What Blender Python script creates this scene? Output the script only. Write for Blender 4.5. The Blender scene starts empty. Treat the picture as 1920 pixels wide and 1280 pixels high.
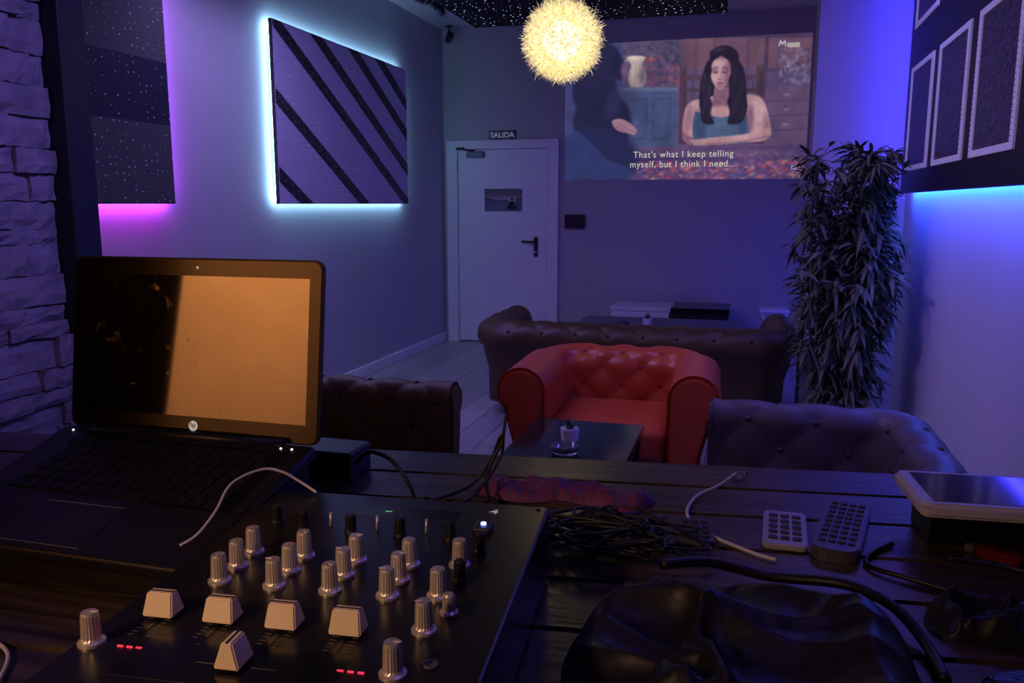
import bpy, bmesh, math, random
import numpy as np
from mathutils import Vector, Matrix, noise
random.seed(7)
S=bpy.context.scene
try:
    S.view_settings.view_transform='Standard'
except Exception: pass
COL=S.collection
# ---------------------------------------------------------------- helpers
def lin(c):
    return tuple(((x/255)/12.92 if x/255<=0.04045 else (((x/255)+.055)/1.055)**2.4) for x in c)
def mesh(name,vs,fs,smooth=False):
    m=bpy.data.meshes.new(name); m.from_pydata([tuple(v) for v in vs],[],fs); m.update()
    if smooth: m.polygons.foreach_set('use_smooth',[True]*len(m.polygons))
    return m
def add(name,me,mat=None,parent=None,loc=(0,0,0),rot=(0,0,0),label=None,cat=None,kind=None,group=None):
    o=bpy.data.objects.new(name,me); COL.objects.link(o)
    o.location=loc; o.rotation_euler=rot
    if mat is not None and me is not None and len(me.materials)==0:
        for mm in (mat if isinstance(mat,(list,tuple)) else [mat]): me.materials.append(mm)
    if parent: o.parent=parent
    if label: o['label']=label
    if cat: o['category']=cat
    if kind: o['kind']=kind
    if group: o['group']=group
    return o
def empty(name,loc=(0,0,0),rot=(0,0,0),**k):
    o=add(name,None,None,None,loc,rot,**k); o.empty_display_size=.05; return o
def bm2me(bm,name,smooth=False):
    m=bpy.data.meshes.new(name); bm.normal_update(); bm.to_mesh(m); bm.free()
    if smooth: m.polygons.foreach_set('use_smooth',[True]*len(m.polygons))
    return m
def box(x0,x1,y0,y1,z0,z1,bev=0,seg=2,smooth=False,name='box'):
    bm=bmesh.new(); bmesh.ops.create_cube(bm,size=1)
    for v in bm.verts:
        v.co=Vector((x0+(v.co.x+.5)*(x1-x0),y0+(v.co.y+.5)*(y1-y0),z0+(v.co.z+.5)*(z1-z0)))
    if bev>0: bmesh.ops.bevel(bm,geom=bm.edges[:],offset=bev,segments=seg,affect='EDGES',profile=.5)
    return bm2me(bm,name,smooth)
def prism(poly,z0,z1,bev=0,axis='z',top_scale=None):
    n=len(poly); 
    def P(a,b,h):
        return (a,b,h) if axis=='z' else ((h,a,b) if axis=='x' else (a,h,b))
    vs=[P(a,b,z0) for a,b in poly]+[P(a,b,z1) for a,b in poly]
    fs=[list(range(n))[::-1],list(range(n,2*n))]+[[i,(i+1)%n,n+(i+1)%n,n+i] for i in range(n)]
    m=mesh('prism',vs,fs)
    bm=bmesh.new(); bm.from_mesh(m); bmesh.ops.recalc_face_normals(bm,faces=bm.faces[:])
    if bev>0: bmesh.ops.bevel(bm,geom=bm.edges[:],offset=bev,segments=2,affect='EDGES')
    bm.to_mesh(m); bm.free(); return m
def rrect(w,h,r,cx=0,cy=0,n=6):
    pts=[]
    for (sx,sy,a0) in ((1,1,0),(-1,1,90),(-1,-1,180),(1,-1,270)):
        for i in range(n+1):
            a=math.radians(a0+90*i/n)
            pts.append((cx+sx*(w/2-r)+r*math.cos(a),cy+sy*(h/2-r)+r*math.sin(a)))
    return pts
def lathe(prof,n=24,smooth=True,ridges=0,ridge_amp=0,rz=(0,0)):
    vs=[];fs=[]
    for r,z in prof:
        for i in range(n):
            a=2*math.pi*i/n
            rr=r
            if ridges and rz[0]<=z<=rz[1] : rr=r*(1-ridge_amp*(i%2))
            vs.append((rr*math.cos(a),rr*math.sin(a),z))
    m=len(prof)
    for j in range(m-1):
        for i in range(n):
            fs.append([j*n+i,j*n+(i+1)%n,(j+1)*n+(i+1)%n,(j+1)*n+i])
    fs.append(list(range(n))[::-1]); fs.append([(m-1)*n+i for i in range(n)])
    return mesh('lathe',vs,fs,smooth)
def catmull(pts,sub=8,closed=False):
    P=[Vector(p) for p in pts]; out=[]; n=len(P)
    rng=range(n) if closed else range(n-1)
    for i in rng:
        if closed: p0,p1,p2,p3=P[(i-1)%n],P[i],P[(i+1)%n],P[(i+2)%n]
        else: p0,p1,p2,p3=P[max(i-1,0)],P[i],P[i+1],P[min(i+2,n-1)]
        for k in range(sub):
            t=k/sub
            out.append(.5*((2*p1)+(-p0+p2)*t+(2*p0-5*p1+4*p2-p3)*t*t+(-p0+3*p1-3*p2+p3)*t**3))
    if not closed: out.append(P[-1])
    return out
def tube_data(pts,r,n=8,sub=8,closed=False,raw=False):
    C=[Vector(p) for p in pts] if raw else catmull(pts,sub,closed); vs=[];fs=[]; N=len(C)
    prev=None
    for i,c in enumerate(C):
        t=(C[(i+1)%N]-C[i-1]) if closed else (C[min(i+1,N-1)]-C[max(i-1,0)])
        if t.length<1e-9: t=Vector((0,0,1))
        t.normalize()
        if prev is None:
            a=t.orthogonal().normalized()
        else:
            a=(prev-t*prev.dot(t))
            a=a.normalized() if a.length>1e-6 else t.orthogonal().normalized()
        prev=a; b=t.cross(a)
        rr=r[min(i,len(r)-1)] if isinstance(r,list) else r
        for k in range(n):
            ang=2*math.pi*k/n; vs.append(c+(a*math.cos(ang)+b*math.sin(ang))*rr)
    for i in range(N if closed else N-1):
        for k in range(n):
            j=(i+1)%N
            fs.append([i*n+k,i*n+(k+1)%n,j*n+(k+1)%n,j*n+k])
    if not closed:
        fs.append(list(range(n))[::-1]); fs.append([(N-1)*n+k for k in range(n)])
    return vs,fs
def tube(pts,r,n=8,sub=8,closed=False,raw=False):
    vs,fs=tube_data(pts,r,n,sub,closed,raw); return mesh('tube',vs,fs,True)
def merge(datas,smooth=False):
    V=[];F=[]
    for vs,fs in datas:
        o=len(V); V+= [tuple(v) for v in vs]; F+=[[i+o for i in f] for f in fs]
    return mesh('merged',V,F,smooth)
def boxd(x0,x1,y0,y1,z0,z1):
    return ([(x0,y0,z0),(x1,y0,z0),(x1,y1,z0),(x0,y1,z0),(x0,y0,z1),(x1,y0,z1),(x1,y1,z1),(x0,y1,z1)],
            [[3,2,1,0],[4,5,6,7],[0,1,5,4],[1,2,6,5],[2,3,7,6],[3,0,4,7]])
def text_me(s,width=None,height=None,extrude=.0005,bold=0,space=1.0):
    c=bpy.data.curves.new('t','FONT'); c.body=s; c.extrude=0; c.offset=bold; c.space_character=space
    o=bpy.data.objects.new('t',c); COL.objects.link(o)
    dg=bpy.context.evaluated_depsgraph_get(); m=bpy.data.meshes.new_from_object(o.evaluated_get(dg))
    bpy.data.objects.remove(o)
    xs=[v.co.x for v in m.vertices]; ys=[v.co.y for v in m.vertices]
    w=max(xs)-min(xs); h=max(ys)-min(ys); sx=width/w if width else 1; sy=height/h if height else sx
    if not width: sx=sy
    x0=min(xs)
    for v in m.vertices: v.co=Vector(((v.co.x-x0)*sx,v.co.y*sy,0))
    m.materials.clear()
    return m
# ---------------------------------------------------------------- materials
def nt(name):
    m=bpy.data.materials.new(name); m.use_nodes=True; t=m.node_tree; b=t.nodes['Principled BSDF']; return m,t,b
def mat(name,c,rough=.5,metal=0,em=None,es=0,noise_amt=.12,nscale=8,bump=0,bscale=40,spec=None,stretch=None,alpha=None,trans=0,ior=None):
    m,t,b=nt(name)
    tc=t.nodes.new('ShaderNodeTexCoord'); mp=t.nodes.new('ShaderNodeMapping'); t.links.new(tc.outputs['Object'],mp.inputs[0])
    if stretch: mp.inputs['Scale'].default_value=stretch
    n=t.nodes.new('ShaderNodeTexNoise'); n.inputs['Scale'].default_value=nscale; n.inputs['Detail'].default_value=4
    t.links.new(mp.outputs[0],n.inputs['Vector'])
    r=t.nodes.new('ShaderNodeMix'); r.data_type='RGBA'
    c=tuple(c[:3])
    r.inputs[6].default_value=tuple(x*(1-noise_amt) for x in c)+(1,); r.inputs[7].default_value=tuple(min(1,x*(1+noise_amt)) for x in c)+(1,)
    t.links.new(n.outputs[0],r.inputs[0]); t.links.new(r.outputs[2],b.inputs['Base Color'])
    b.inputs['Roughness'].default_value=rough; b.inputs['Metallic'].default_value=metal
    if spec is not None: b.inputs['Specular IOR Level'].default_value=spec
    if em is not None:
        b.inputs['Emission Color'].default_value=tuple(em[:3])+(1,); b.inputs['Emission Strength'].default_value=es
    if trans: b.inputs['Transmission Weight'].default_value=trans
    if ior: b.inputs['IOR'].default_value=ior
    if bump:
        n2=t.nodes.new('ShaderNodeTexNoise'); n2.inputs['Scale'].default_value=bscale; n2.inputs['Detail'].default_value=5
        t.links.new(mp.outputs[0],n2.inputs['Vector'])
        bp=t.nodes.new('ShaderNodeBump'); bp.inputs['Strength'].default_value=bump; bp.inputs['Distance'].default_value=.01
        t.links.new(n2.outputs[0],bp.inputs['Height']); t.links.new(bp.outputs[0],b.inputs['Normal'])
    return m
def mathn(t,op,a,b=None):
    n=t.nodes.new('ShaderNodeMath'); n.operation=op
    for i,x in enumerate((a,b)):
        if x is None: continue
        if hasattr(x,'links'): t.links.new(x,n.inputs[i])
        else: n.inputs[i].default_value=x
    return n.outputs[0]
def dots_mat(name,base,dot,scale,thr,randomness,rough=.6,em=0,plane='XY',band=None,bandcol=None):
    m,t,b=nt(name)
    tc=t.nodes.new('ShaderNodeTexCoord'); sp=t.nodes.new('ShaderNodeSeparateXYZ'); t.links.new(tc.outputs['Object'],sp.inputs[0])
    cb=t.nodes.new('ShaderNodeCombineXYZ')
    t.links.new(sp.outputs[plane[0]],cb.inputs[0]); t.links.new(sp.outputs[plane[1]],cb.inputs[1])
    v=t.nodes.new('ShaderNodeTexVoronoi'); v.voronoi_dimensions='2D'; v.inputs['Scale'].default_value=scale; v.inputs['Randomness'].default_value=randomness
    t.links.new(cb.outputs[0],v.inputs['Vector'])
    wn=t.nodes.new('ShaderNodeSeparateColor'); t.links.new(v.outputs['Color'],wn.inputs[0])
    thrn=mathn(t,'MULTIPLY',wn.outputs[0],thr)
    mask=mathn(t,'LESS_THAN',v.outputs['Distance'],thrn)
    nz=t.nodes.new('ShaderNodeTexNoise'); nz.inputs['Scale'].default_value=30; t.links.new(tc.outputs['Object'],nz.inputs['Vector'])
    mb=t.nodes.new('ShaderNodeMix'); mb.data_type='RGBA'
    mb.inputs[6].default_value=tuple(x*.85 for x in base)+(1,); mb.inputs[7].default_value=tuple(x*1.15 for x in base)+(1,)
    t.links.new(nz.outputs[0],mb.inputs[0]); basec=mb.outputs[2]
    if band:
        z=sp.outputs[band[2]]
        k=mathn(t,'MULTIPLY',mathn(t,'GREATER_THAN',z,band[0]),mathn(t,'LESS_THAN',z,band[1]))
        m3=t.nodes.new('ShaderNodeMix'); m3.data_type='RGBA'; t.links.new(k,m3.inputs[0]); t.links.new(basec,m3.inputs[6]); m3.inputs[7].default_value=tuple(bandcol)+(1,)
        basec=m3.outputs[2]
    m2=t.nodes.new('ShaderNodeMix'); m2.data_type='RGBA'; t.links.new(mask,m2.inputs[0]); t.links.new(basec,m2.inputs[6]); m2.inputs[7].default_value=tuple(dot)+(1,)
    t.links.new(m2.outputs[2],b.inputs['Base Color']); b.inputs['Roughness'].default_value=rough
    if em:
        b.inputs['Emission Color'].default_value=tuple(dot)+(1,)
        e=mathn(t,'MULTIPLY',mask,mathn(t,'MULTIPLY',wn.outputs[1],em)); t.links.new(e,b.inputs['Emission Strength'])
    return m
def emis(name,c,s):
    m,t,b=nt(name); b.inputs['Base Color'].default_value=tuple(x*.5 for x in c)+(1,)
    b.inputs['Emission Color'].default_value=tuple(c)+(1,); b.inputs['Emission Strength'].default_value=s
    n=t.nodes.new('ShaderNodeTexNoise'); n.inputs['Scale'].default_value=20
    mr=t.nodes.new('ShaderNodeMapRange'); mr.inputs[3].default_value=s*.9; mr.inputs[4].default_value=s*1.1
    t.links.new(n.outputs[0],mr.inputs[0]); t.links.new(mr.outputs[0],b.inputs['Emission Strength'])
    return m
def vcol_mat(name,es,base=.1):
    m,t,b=nt(name); a=t.nodes.new('ShaderNodeVertexColor'); a.layer_name='Col'
    mx=t.nodes.new('ShaderNodeMix'); mx.data_type='RGBA'; mx.inputs[0].default_value=1-base
    t.links.new(a.outputs[0],mx.inputs[6]); mx.inputs[7].default_value=(0,0,0,1)
    t.links.new(mx.outputs[2],b.inputs['Base Color']); t.links.new(a.outputs[0],b.inputs['Emission Color'])
    b.inputs['Emission Strength'].default_value=es; b.inputs['Roughness'].default_value=.8; return m
def brick_floor():
    m,t,b=nt('laminate_floor')
    tc=t.nodes.new('ShaderNodeTexCoord'); mp=t.nodes.new('ShaderNodeMapping'); mp.inputs['Rotation'].default_value=(0,0,math.pi/2)
    t.links.new(tc.outputs['Object'],mp.inputs[0])
    br=t.nodes.new('ShaderNodeTexBrick'); br.inputs['Scale'].default_value=1; br.inputs['Brick Width'].default_value=1.3; br.inputs['Row Height'].default_value=.19
    br.inputs['Mortar Size'].default_value=.004; br.inputs['Color1'].default_value=(.38,.38,.37,1); br.inputs['Color2'].default_value=(.54,.54,.52,1); br.inputs['Mortar'].default_value=(.10,.10,.11,1)
    t.links.new(mp.outputs[0],br.inputs['Vector'])
    mp2=t.nodes.new('ShaderNodeMapping'); mp2.inputs['Scale'].default_value=(14,1.5,1); t.links.new(tc.outputs['Object'],mp2.inputs[0])
    n=t.nodes.new('ShaderNodeTexNoise'); n.inputs['Scale'].default_value=3; n.inputs['Detail'].default_value=6; t.links.new(mp2.outputs[0],n.inputs['Vector'])
    mx=t.nodes.new('ShaderNodeMix'); mx.data_type='RGBA'; mx.blend_type='MULTIPLY'; mx.inputs[0].default_value=.6
    t.links.new(br.outputs[0],mx.inputs[6]); t.links.new(n.outputs[0],mx.inputs[7]); t.links.new(mx.outputs[2],b.inputs['Base Color'])
    b.inputs['Roughness'].default_value=.28; return m
def wood_counter():
    m,t,b=nt('counter_wood')
    tc=t.nodes.new('ShaderNodeTexCoord'); mp=t.nodes.new('ShaderNodeMapping'); mp.inputs['Scale'].default_value=(1.2,14,14); mp.inputs['Rotation'].default_value=(0,0,math.radians(-7))
    t.links.new(tc.outputs['Object'],mp.inputs[0])
    n=t.nodes.new('ShaderNodeTexNoise'); n.inputs['Scale'].default_value=3; n.inputs['Detail'].default_value=8; n.inputs['Distortion'].default_value=.6; t.links.new(mp.outputs[0],n.inputs['Vector'])
    r=t.nodes.new('ShaderNodeValToRGB'); r.color_ramp.elements[0].position=.35; r.color_ramp.elements[0].color=(.022,.014,.010,1); r.color_ramp.elements[1].position=.7; r.color_ramp.elements[1].color=(.12,.085,.065,1)
    t.links.new(n.outputs[0],r.inputs[0]); t.links.new(r.outputs[0],b.inputs['Base Color']); b.inputs['Roughness'].default_value=.33
    bp=t.nodes.new('ShaderNodeBump'); bp.inputs['Strength'].default_value=.4; bp.inputs['Distance'].default_value=.003; t.links.new(n.outputs[0],bp.inputs['Height']); t.links.new(bp.outputs[0],b.inputs['Normal'])
    return m
M_wall=mat('wall_paint',(.48,.48,.47),.75,noise_amt=.04,nscale=3,bump=.05,bscale=60)
M_rear=mat('rear_wall_paint',(.66,.54,.42),.85,noise_amt=.16,nscale=3.2,bump=.15,bscale=30)
M_ceil=mat('ceiling_paint',(.5,.5,.5),.85,noise_amt=.03)
M_base=mat('baseboard_white',(.8,.8,.8),.4,noise_amt=.03)
M_floor=brick_floor(); M_wood=wood_counter()
M_stone=mat('ledger_stone',(.28,.24,.25),.9,noise_amt=.7,nscale=9,bump=1.0,bscale=22)
M_black=mat('black_plastic',(.012,.012,.014),.4,noise_amt=.2)
M_blackg=mat('black_gloss',(.008,.008,.01),.18,noise_amt=.2)
M_door=mat('door_white_paint',(.84,.84,.84),.45,noise_amt=.02)
M_silver=mat('silver_knob',(.76,.70,.66),.34,.6,noise_amt=.05)
M_cap=mat('fader_cap_cream',(.90,.74,.52),.4,.0,noise_amt=.05)
M_white=mat('white_plastic',(.8,.8,.8),.35,noise_amt=.02)
M_glass=mat('clear_glass',(.9,.9,.95),.05,0,noise_amt=.01,trans=.9,ior=1.45)
M_brown=mat('brown_leather',(.080,.048,.015),.45,noise_amt=.35,nscale=10,bump=.15,bscale=90)
M_browna=mat('brown_suede',(.12,.085,.022),.5,noise_amt=.3,nscale=9,bump=.15,bscale=90)
M_brownb=mat('plum_suede',(.085,.065,.07),.5,noise_amt=.3,nscale=9,bump=.15,bscale=90)
M_red=mat('red_leather',(.52,.080,.030),.31,noise_amt=.15,nscale=12,bump=.12,bscale=110)
M_redbtn=mat('red_button',(.3,.03,.02),.4); M_brownbtn=mat('brown_button',(.03,.018,.015),.4)
M_dwood=mat('dark_turned_wood',(.03,.015,.01),.35)
M_cable=mat('black_cable_rubber',(.014,.014,.017),.38); M_wcable=mat('white_cable_rubber',(.75,.75,.78),.4,noise_amt=.03)
# ---------------------------------------------------------------- room
XL,XR,YB,YR,ZC=-3.07,.9,8.18,-.5,3.15
ST='structure'
def struct(name,me,m,label,cat='wall',**k): return add(name,me,m,label=label,cat=cat,kind=ST,**k)
struct('floor',box(XL-.1,XR+.1,YR-.1,YB+.1,-.08,0),M_floor,'grey wood laminate floor running to the exit door','floor')
struct('ceiling',box(XL-.1,XR+.1,YR-.1,YB+.1,ZC,ZC+.1),M_ceil,'plain painted ceiling above the lounge','ceiling')
struct('wall_left',box(XL-.1,XL,YR-.1,YB+.1,0,ZC),M_wall,'long grey painted wall carrying backlit panels')
struct('wall_back',box(XL,XR,YB,YB+.1,0,ZC),M_wall,'grey painted wall with the exit door and projection')
struct('wall_right',box(XR,XR+.1,YR-.1,YB+.1,0,ZC),M_wall,'painted side wall behind sofa and black panel')
struct('wall_rear',box(XL,XR,YR-.1,YR,0,ZC),M_rear,'ochre painted wall at the rear of the booth')
struct('wall_column',box(.348,XR,5.6,5.95,0,ZC),M_wall,'square painted column behind the bamboo plant')
ds=[boxd(XL,-2.035,YR,2.06,0,ZC)]
z=0
while z<ZC-.02:
    h=random.uniform(.04,.10); h=min(h,ZC-z)
    y=YR+random.uniform(0,.1)
    while y<2.055:
        w=random.uniform(.08,.32); y1=min(y+w,2.06)
        dpt=random.uniform(.006,.045)
        x1=-2.035+dpt
        ny_,nz_=6,4; vs=[];fs=[]
        for b in range(nz_):
            for a in range(ny_):
                edge=(b in (0,nz_-1)) or (a in (0,ny_-1))
                vs.append((x1+random.uniform(-.007,.003)-(.006 if edge else 0),y+.0015+(y1-y-.003)*a/(ny_-1),z+.0015+(h-.003)*b/(nz_-1)+(random.uniform(-.003,.003))))
        for b in range(nz_-1):
            for a in range(ny_-1): i=b*ny_+a; fs.append([i,i+1,i+ny_+1,i+ny_])
        o=len(vs); 
        ring=[i for i in range(ny_)]+[ny_*b+ny_-1 for b in range(1,nz_)]+[ny_*(nz_-1)+a for a in range(ny_-2,-1,-1)]+[ny_*b for b in range(nz_-2,0,-1)]
        for i in ring: vs.append((-2.05,vs[i][1],vs[i][2]))
        for k in range(len(ring)): k2=(k+1)%len(ring); fs.append([ring[k],o+k,o+k2,ring[k2]])
        ds.append((vs,fs)); y=y1
    z+=h
struct('wall_stone',merge(ds),M_stone,'stacked dark ledger stone wall beside the booth')
struct('trim_1',box(-2.10,-1.965,2.062,2.165,0,ZC,.004),M_black,'black vertical edge trim on the stone wall','trim')
struct('baseboard_left',box(XL,XL+.015,2.2,YB,0,.09,.003),M_base,'white baseboard along the panel wall','baseboard')
struct('baseboard_back',box(-1.85,XR,YB-.015,YB,0,.09,.003),M_base,'white baseboard under the projection','baseboard')
struct('baseboard_right',box(XR-.015,XR,1.6,5.6,0,.09,.003),M_base,'white baseboard behind the sofa','baseboard')
vs=[];fs=[];N=96
for i in range(N):
    y=-.475+1.475*i/(N-1); x=-1.968+.012*math.sin(i*.75)+.005*math.sin(i*.31)
    vs+=[(x,y,.02),(x,y,2.98)]
for i in range(N-1): fs.append([2*i,2*i+2,2*i+3,2*i+1])
r=empty('blocker',(0,0,0),label='black velvet curtain added out of view to darken the laptop screen reflection',cat='blocker')  # added out of view so the laptop screen reflects black at left
add('fabric',mesh('c',vs,fs,True),mat('black_velvet',(.0022,.0020,.002),1.0,spec=.02),r)
add('rail',tube([(-1.968,-.48,2.99),(-1.968,1.02,2.99)],.010,sub=1),M_black,r)
# ---------------------------------------------------------------- door
D=empty('door_1',(-2.435,YB-.001,0),label='white steel exit door in a white frame with black lever',cat='door',kind=ST)
def fr(x0,x1,z0,z1,y0=-.05,y1=0): return boxd(x0,x1,y0,y1,z0,z1)
add('door_frame',merge([fr(-.59,-.475,0,2.06),fr(.475,.58,0,2.06),fr(-.475,.475,1.975,2.06)]),M_door,D)
add('door_leaf',box(-.47,.47,-.035,-.002,.012,1.97,.004),M_door,D)
H=add('door_handle',box(.335,.375,-.05,-.036,.90,1.10,.006),M_black,D,label='black lever handle with long backplate')
add('lever',tube([(.355,-.045,1.05),(.355,-.09,1.05),(.33,-.095,1.052),(.22,-.095,1.055)],.011),M_black,H)
add('lock_cylinder',lathe([(.012,0),(.012,.01),(.006,.012)]),M_silver,H,loc=(.355,-.05,.95),rot=(math.pi/2,0,0))
M_dgrey=mat('closer_grey',(.14,.135,.16),.45,.3)
c=add('door_closer',box(-.36,-.18,-.10,-.036,1.89,1.95,.006),M_dgrey,D,label='grey metal closer with folding arm')
add('closer_arm',tube([(-.28,-.07,1.955),(-.44,-.17,1.975),(-.40,-.04,1.99)],.009,sub=1),M_black,c)
for z in (.25,1.75): add('hinge',lathe([(.009,0),(.009,.1)]),M_silver,D,loc=(-.475,-.052,z))
M_sign=mat('sign_plate_dark',(.03,.05,.06),.4); M_signl=emis('sign_letter_pale',lin((170,170,200)),.3)
s=add('exit_sign',box(0,.285,-.012,0,0,.085,.002),M_sign,loc=(-2.58,YB-.001,2.072),label='small dark exit sign with pale capital letters',cat='sign')
add('sign_lettering',text_me('SALIDA',.25,.055,bold=.02),M_signl,s,loc=(.017,-.0135,.015),rot=(math.pi/2,0,0))
s=add('wall_control_box',box(0,.2,-.05,0,0,.135,.008),M_black,loc=(-1.787,YB-.001,1.19),label='small black control box on the wall by the door',cat='control box')
add('box_cover',box(.015,.185,-.056,-.049,.012,.123,.003),M_blackg,s)
s=empty('security_camera',(-2.93,8.0,ZC),label='small black security camera in the ceiling corner',cat='security camera')
add('mount',lathe([(.035,-.012),(.035,0)]),M_black,s); add('arm',tube([(0,0,-.01),(0,0,-.06),(.01,-.01,-.09)],.012),M_black,s)
add('camera_body',lathe([(.03,-.06),(.035,-.055),(.035,.05),(.028,.06)]),M_black,s,loc=(.01,-.02,-.11),rot=(math.radians(70),0,math.radians(30)))
# ---------------------------------------------------------------- painted pictures
def inpoly(px,py,poly):
    c=np.zeros(px.shape,bool); n=len(poly); j=n-1
    for i in range(n):
        xi,yi=poly[i];xj,yj=poly[j]
        cond=((yi>py)!=(yj>py)); 
        with np.errstate(divide='ignore',invalid='ignore'):
            xx=(xj-xi)*(py-yi)/((yj-yi) if yj!=yi else 1e-9)+xi
        c^=cond&(px<xx); j=i
    return c
class Canvas:
    def __init__(s,X,Y,bg): s.X=X;s.Y=Y;s.im=np.zeros(X.shape+(3,)); s.im[:]=bg
    def put(s,m,c,a=1.):
        m=m.astype(float)*a if m.dtype==bool else m*a
        s.im=s.im*(1-m[...,None])+np.array(c,float)*m[...,None]
    def poly(s,p,c,a=1.,sm=0):
        if sm: p=[tuple(q)[:2] for q in catmull([(x,y,0) for x,y in p],5,True)]
        s.put(inpoly(s.X,s.Y,p),c,a)
    def ell(s,cx,cy,rx,ry,c,a=1.,rot=0,soft=1.2):
        ca,sa=math.cos(math.radians(rot)),math.sin(math.radians(rot)); dx=s.X-cx;dy=s.Y-cy
        u=(dx*ca+dy*sa)/rx; v=(-dx*sa+dy*ca)/ry; d=np.sqrt(u*u+v*v)
        s.put(np.clip((1.0-d)*min(rx,ry)/soft+.5,0,1),c,a)
    def rect(s,x0,y0,x1,y1,c,a=1.): s.put((s.X>x0)&(s.X<x1)&(s.Y>y0)&(s.Y<y1),c,a)
    def line(s,pts,w,c,a=1.,soft=1.):
        d=np.full(s.X.shape,1e9)
        for (x0,y0),(x1,y1) in zip(pts[:-1],pts[1:]):
            L=(x1-x0)**2+(y1-y0)**2; t=np.clip(((s.X-x0)*(x1-x0)+(s.Y-y0)*(y1-y0))/L,0,1)
            d=np.minimum(d,np.hypot(s.X-x0-t*(x1-x0),s.Y-y0-t*(y1-y0)))
        s.put(np.clip((w/2-d)/soft+.5,0,1),c,a)
    def blur(s,n=1):
        for _ in range(n):
            p=np.pad(s.im,((1,1),(1,1),(0,0)),'edge'); s.im=(p[:-2,1:-1]+p[2:,1:-1]+p[1:-1,:-2]+p[1:-1,2:]+2*s.im)/6
def picture_mesh(im,w,h):
    ny,nx=im.shape[:2]; vs=[(w*i/(nx-1),0,h*j/(ny-1)) for j in range(ny) for i in range(nx)]
    fs=[(j*nx+i,j*nx+i+1,(j+1)*nx+i+1,(j+1)*nx+i) for j in range(ny-1) for i in range(nx-1)]
    m=mesh('picture',vs,fs); a=m.color_attributes.new('Col','FLOAT_COLOR','POINT')
    c=np.clip(im/255.,0,1); c=np.where(c<=.04045,c/12.92,((c+.055)/1.055)**2.4)
    a.data.foreach_set('color',np.concatenate([c,np.ones(c.shape[:2]+(1,))],2).reshape(-1).astype(np.float32)); return m
SX0,SW,SZ0,SH=-1.80,2.255,1.66,1.28
nx,ny=480,272
u=np.linspace(0,1,nx)[None,:].repeat(ny,0); v=np.linspace(0,1,ny)[:,None].repeat(nx,1)
xx=u*SW; PX=1061+185.5*xx+6.3*xx*xx; PY=338-(v*SH)*(197+8*xx)
K=Canvas(PX,PY,(88,70,100))
K.rect(1270,60,1520,130,(106,72,86)); K.rect(1062,60,1165,340,(60,62,108))
for x in (1300,1335,1395,1450): K.line([(x,60),(x,180)],3,(72,54,78),.7,3)
for x in (1318,1420): K.ell(x,100,14,40,(124,86,94),.5,soft=14)
K.rect(1265,60,1520,72,(66,48,76)); K.rect(1425,128,1520,136,(74,56,84)); K.rect(1425,72,1432,290,(72,52,78))
for i in range(140):
    K.ell(random.uniform(1165,1275),random.uniform(70,118),random.uniform(3,9),random.uniform(1.2,3.5),random.choice([(40,42,60),(52,52,72),(74,70,86),(96,86,98),(66,72,80)]),.55,random.uniform(0,180),soft=3)
for i in range(90):
    K.ell(random.uniform(1207,1278),random.uniform(108,164),random.uniform(2,5),random.uniform(1.5,3.5),random.choice([(150,70,76),(176,90,80),(114,54,70),(64,50,72),(52,44,66)]),.65,random.uniform(0,180),soft=2)
K.poly([(1174,108),(1206,107),(1202,122),(1210,140),(1208,155),(1200,166),(1186,166),(1177,152),(1178,134),(1182,122)],(180,160,142),1,1); K.ell(1190,108,17,3.5,(210,190,164),soft=2); K.line([(1174,112),(1165,122),(1174,138)],3,(170,152,136)); K.ell(1203,142,6,22,(112,98,108),.8,soft=6); K.ell(1185,140,4,18,(214,196,170),.7,soft=4)
K.rect(1150,166,1268,275,(66,78,110)); K.rect(1150,163,1270,170,(96,102,128)); K.ell(1160,220,30,70,(44,50,84),.5,soft=30)
for x in (1178,1222): K.rect(x,182,x+36,262,(56,66,98)); K.rect(x+3,186,x+33,258,(62,73,106)); K.ell(x+18,222,8,26,(74,86,118),.4,soft=8)
K.rect(1430,165,1520,280,(94,70,96)); 
for y in (190,218,246): K.line([(1432,y),(1518,y-2)],2,(64,48,80)); K.line([(1432,y+2),(1518,y)],1,(108,86,108),.7); K.ell(1470,y-12,6,2.5,(124,106,124))
for i in range(120): K.ell(random.uniform(1455,1510),random.uniform(92,158),random.uniform(2,6),random.uniform(1.5,3.5),random.choice([(120,106,132),(84,76,110),(142,120,136),(60,52,84),(150,134,150)]),.6,random.uniform(0,180),soft=2)
for x0,x1 in ((1272,1284),(1412,1426)): K.poly([(x0,130),(x1,126),(x1+4,270),(x0+2,270)],(66,44,56)); K.line([(x0+4,132),(x0+6,260)],2,(94,66,74),.6,2); K.ell((x0+x1)/2,126,7,7,(78,56,66)); K.ell((x0+x1)/2-1,123,3,3,(110,84,92),.7,soft=2)
K.rect(1280,140,1415,150,(80,56,66)); K.rect(1282,165,1415,172,(70,50,62))
for x in range(1294,1412,14): K.rect(x,150,x+3,240,(72,52,64))
HAIR=(27,21,34); SK=(198,148,144); SK2=(134,90,104); SK3=(226,184,174)
hl=[];hr=[]
for k in range(15):
    y=98+k*9.6
    hl.append((1326-15*min(1,(y-98)/60)+2.4*math.sin(k*1.25)-(3 if y>200 else 0),y))
    hr.append((1372+20*min(1,(y-92)/70)+2.6*math.sin(k*1.1+1),y))
K.poly([(1334,91),(1348,86),(1364,88)]+hr+[(1372,238),(1350,232),(1332,238)]+hl[::-1],HAIR,1,1)
K.poly([(1318,184),(1336,180),(1375,180),(1404,177),(1424,184),(1434,203),(1441,228),(1445,248),(1441,258),(1425,266),(1380,266),(1310,266),(1286,266),(1280,248),(1281,218),(1286,198),(1299,188)],SK,1,1)
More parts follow.
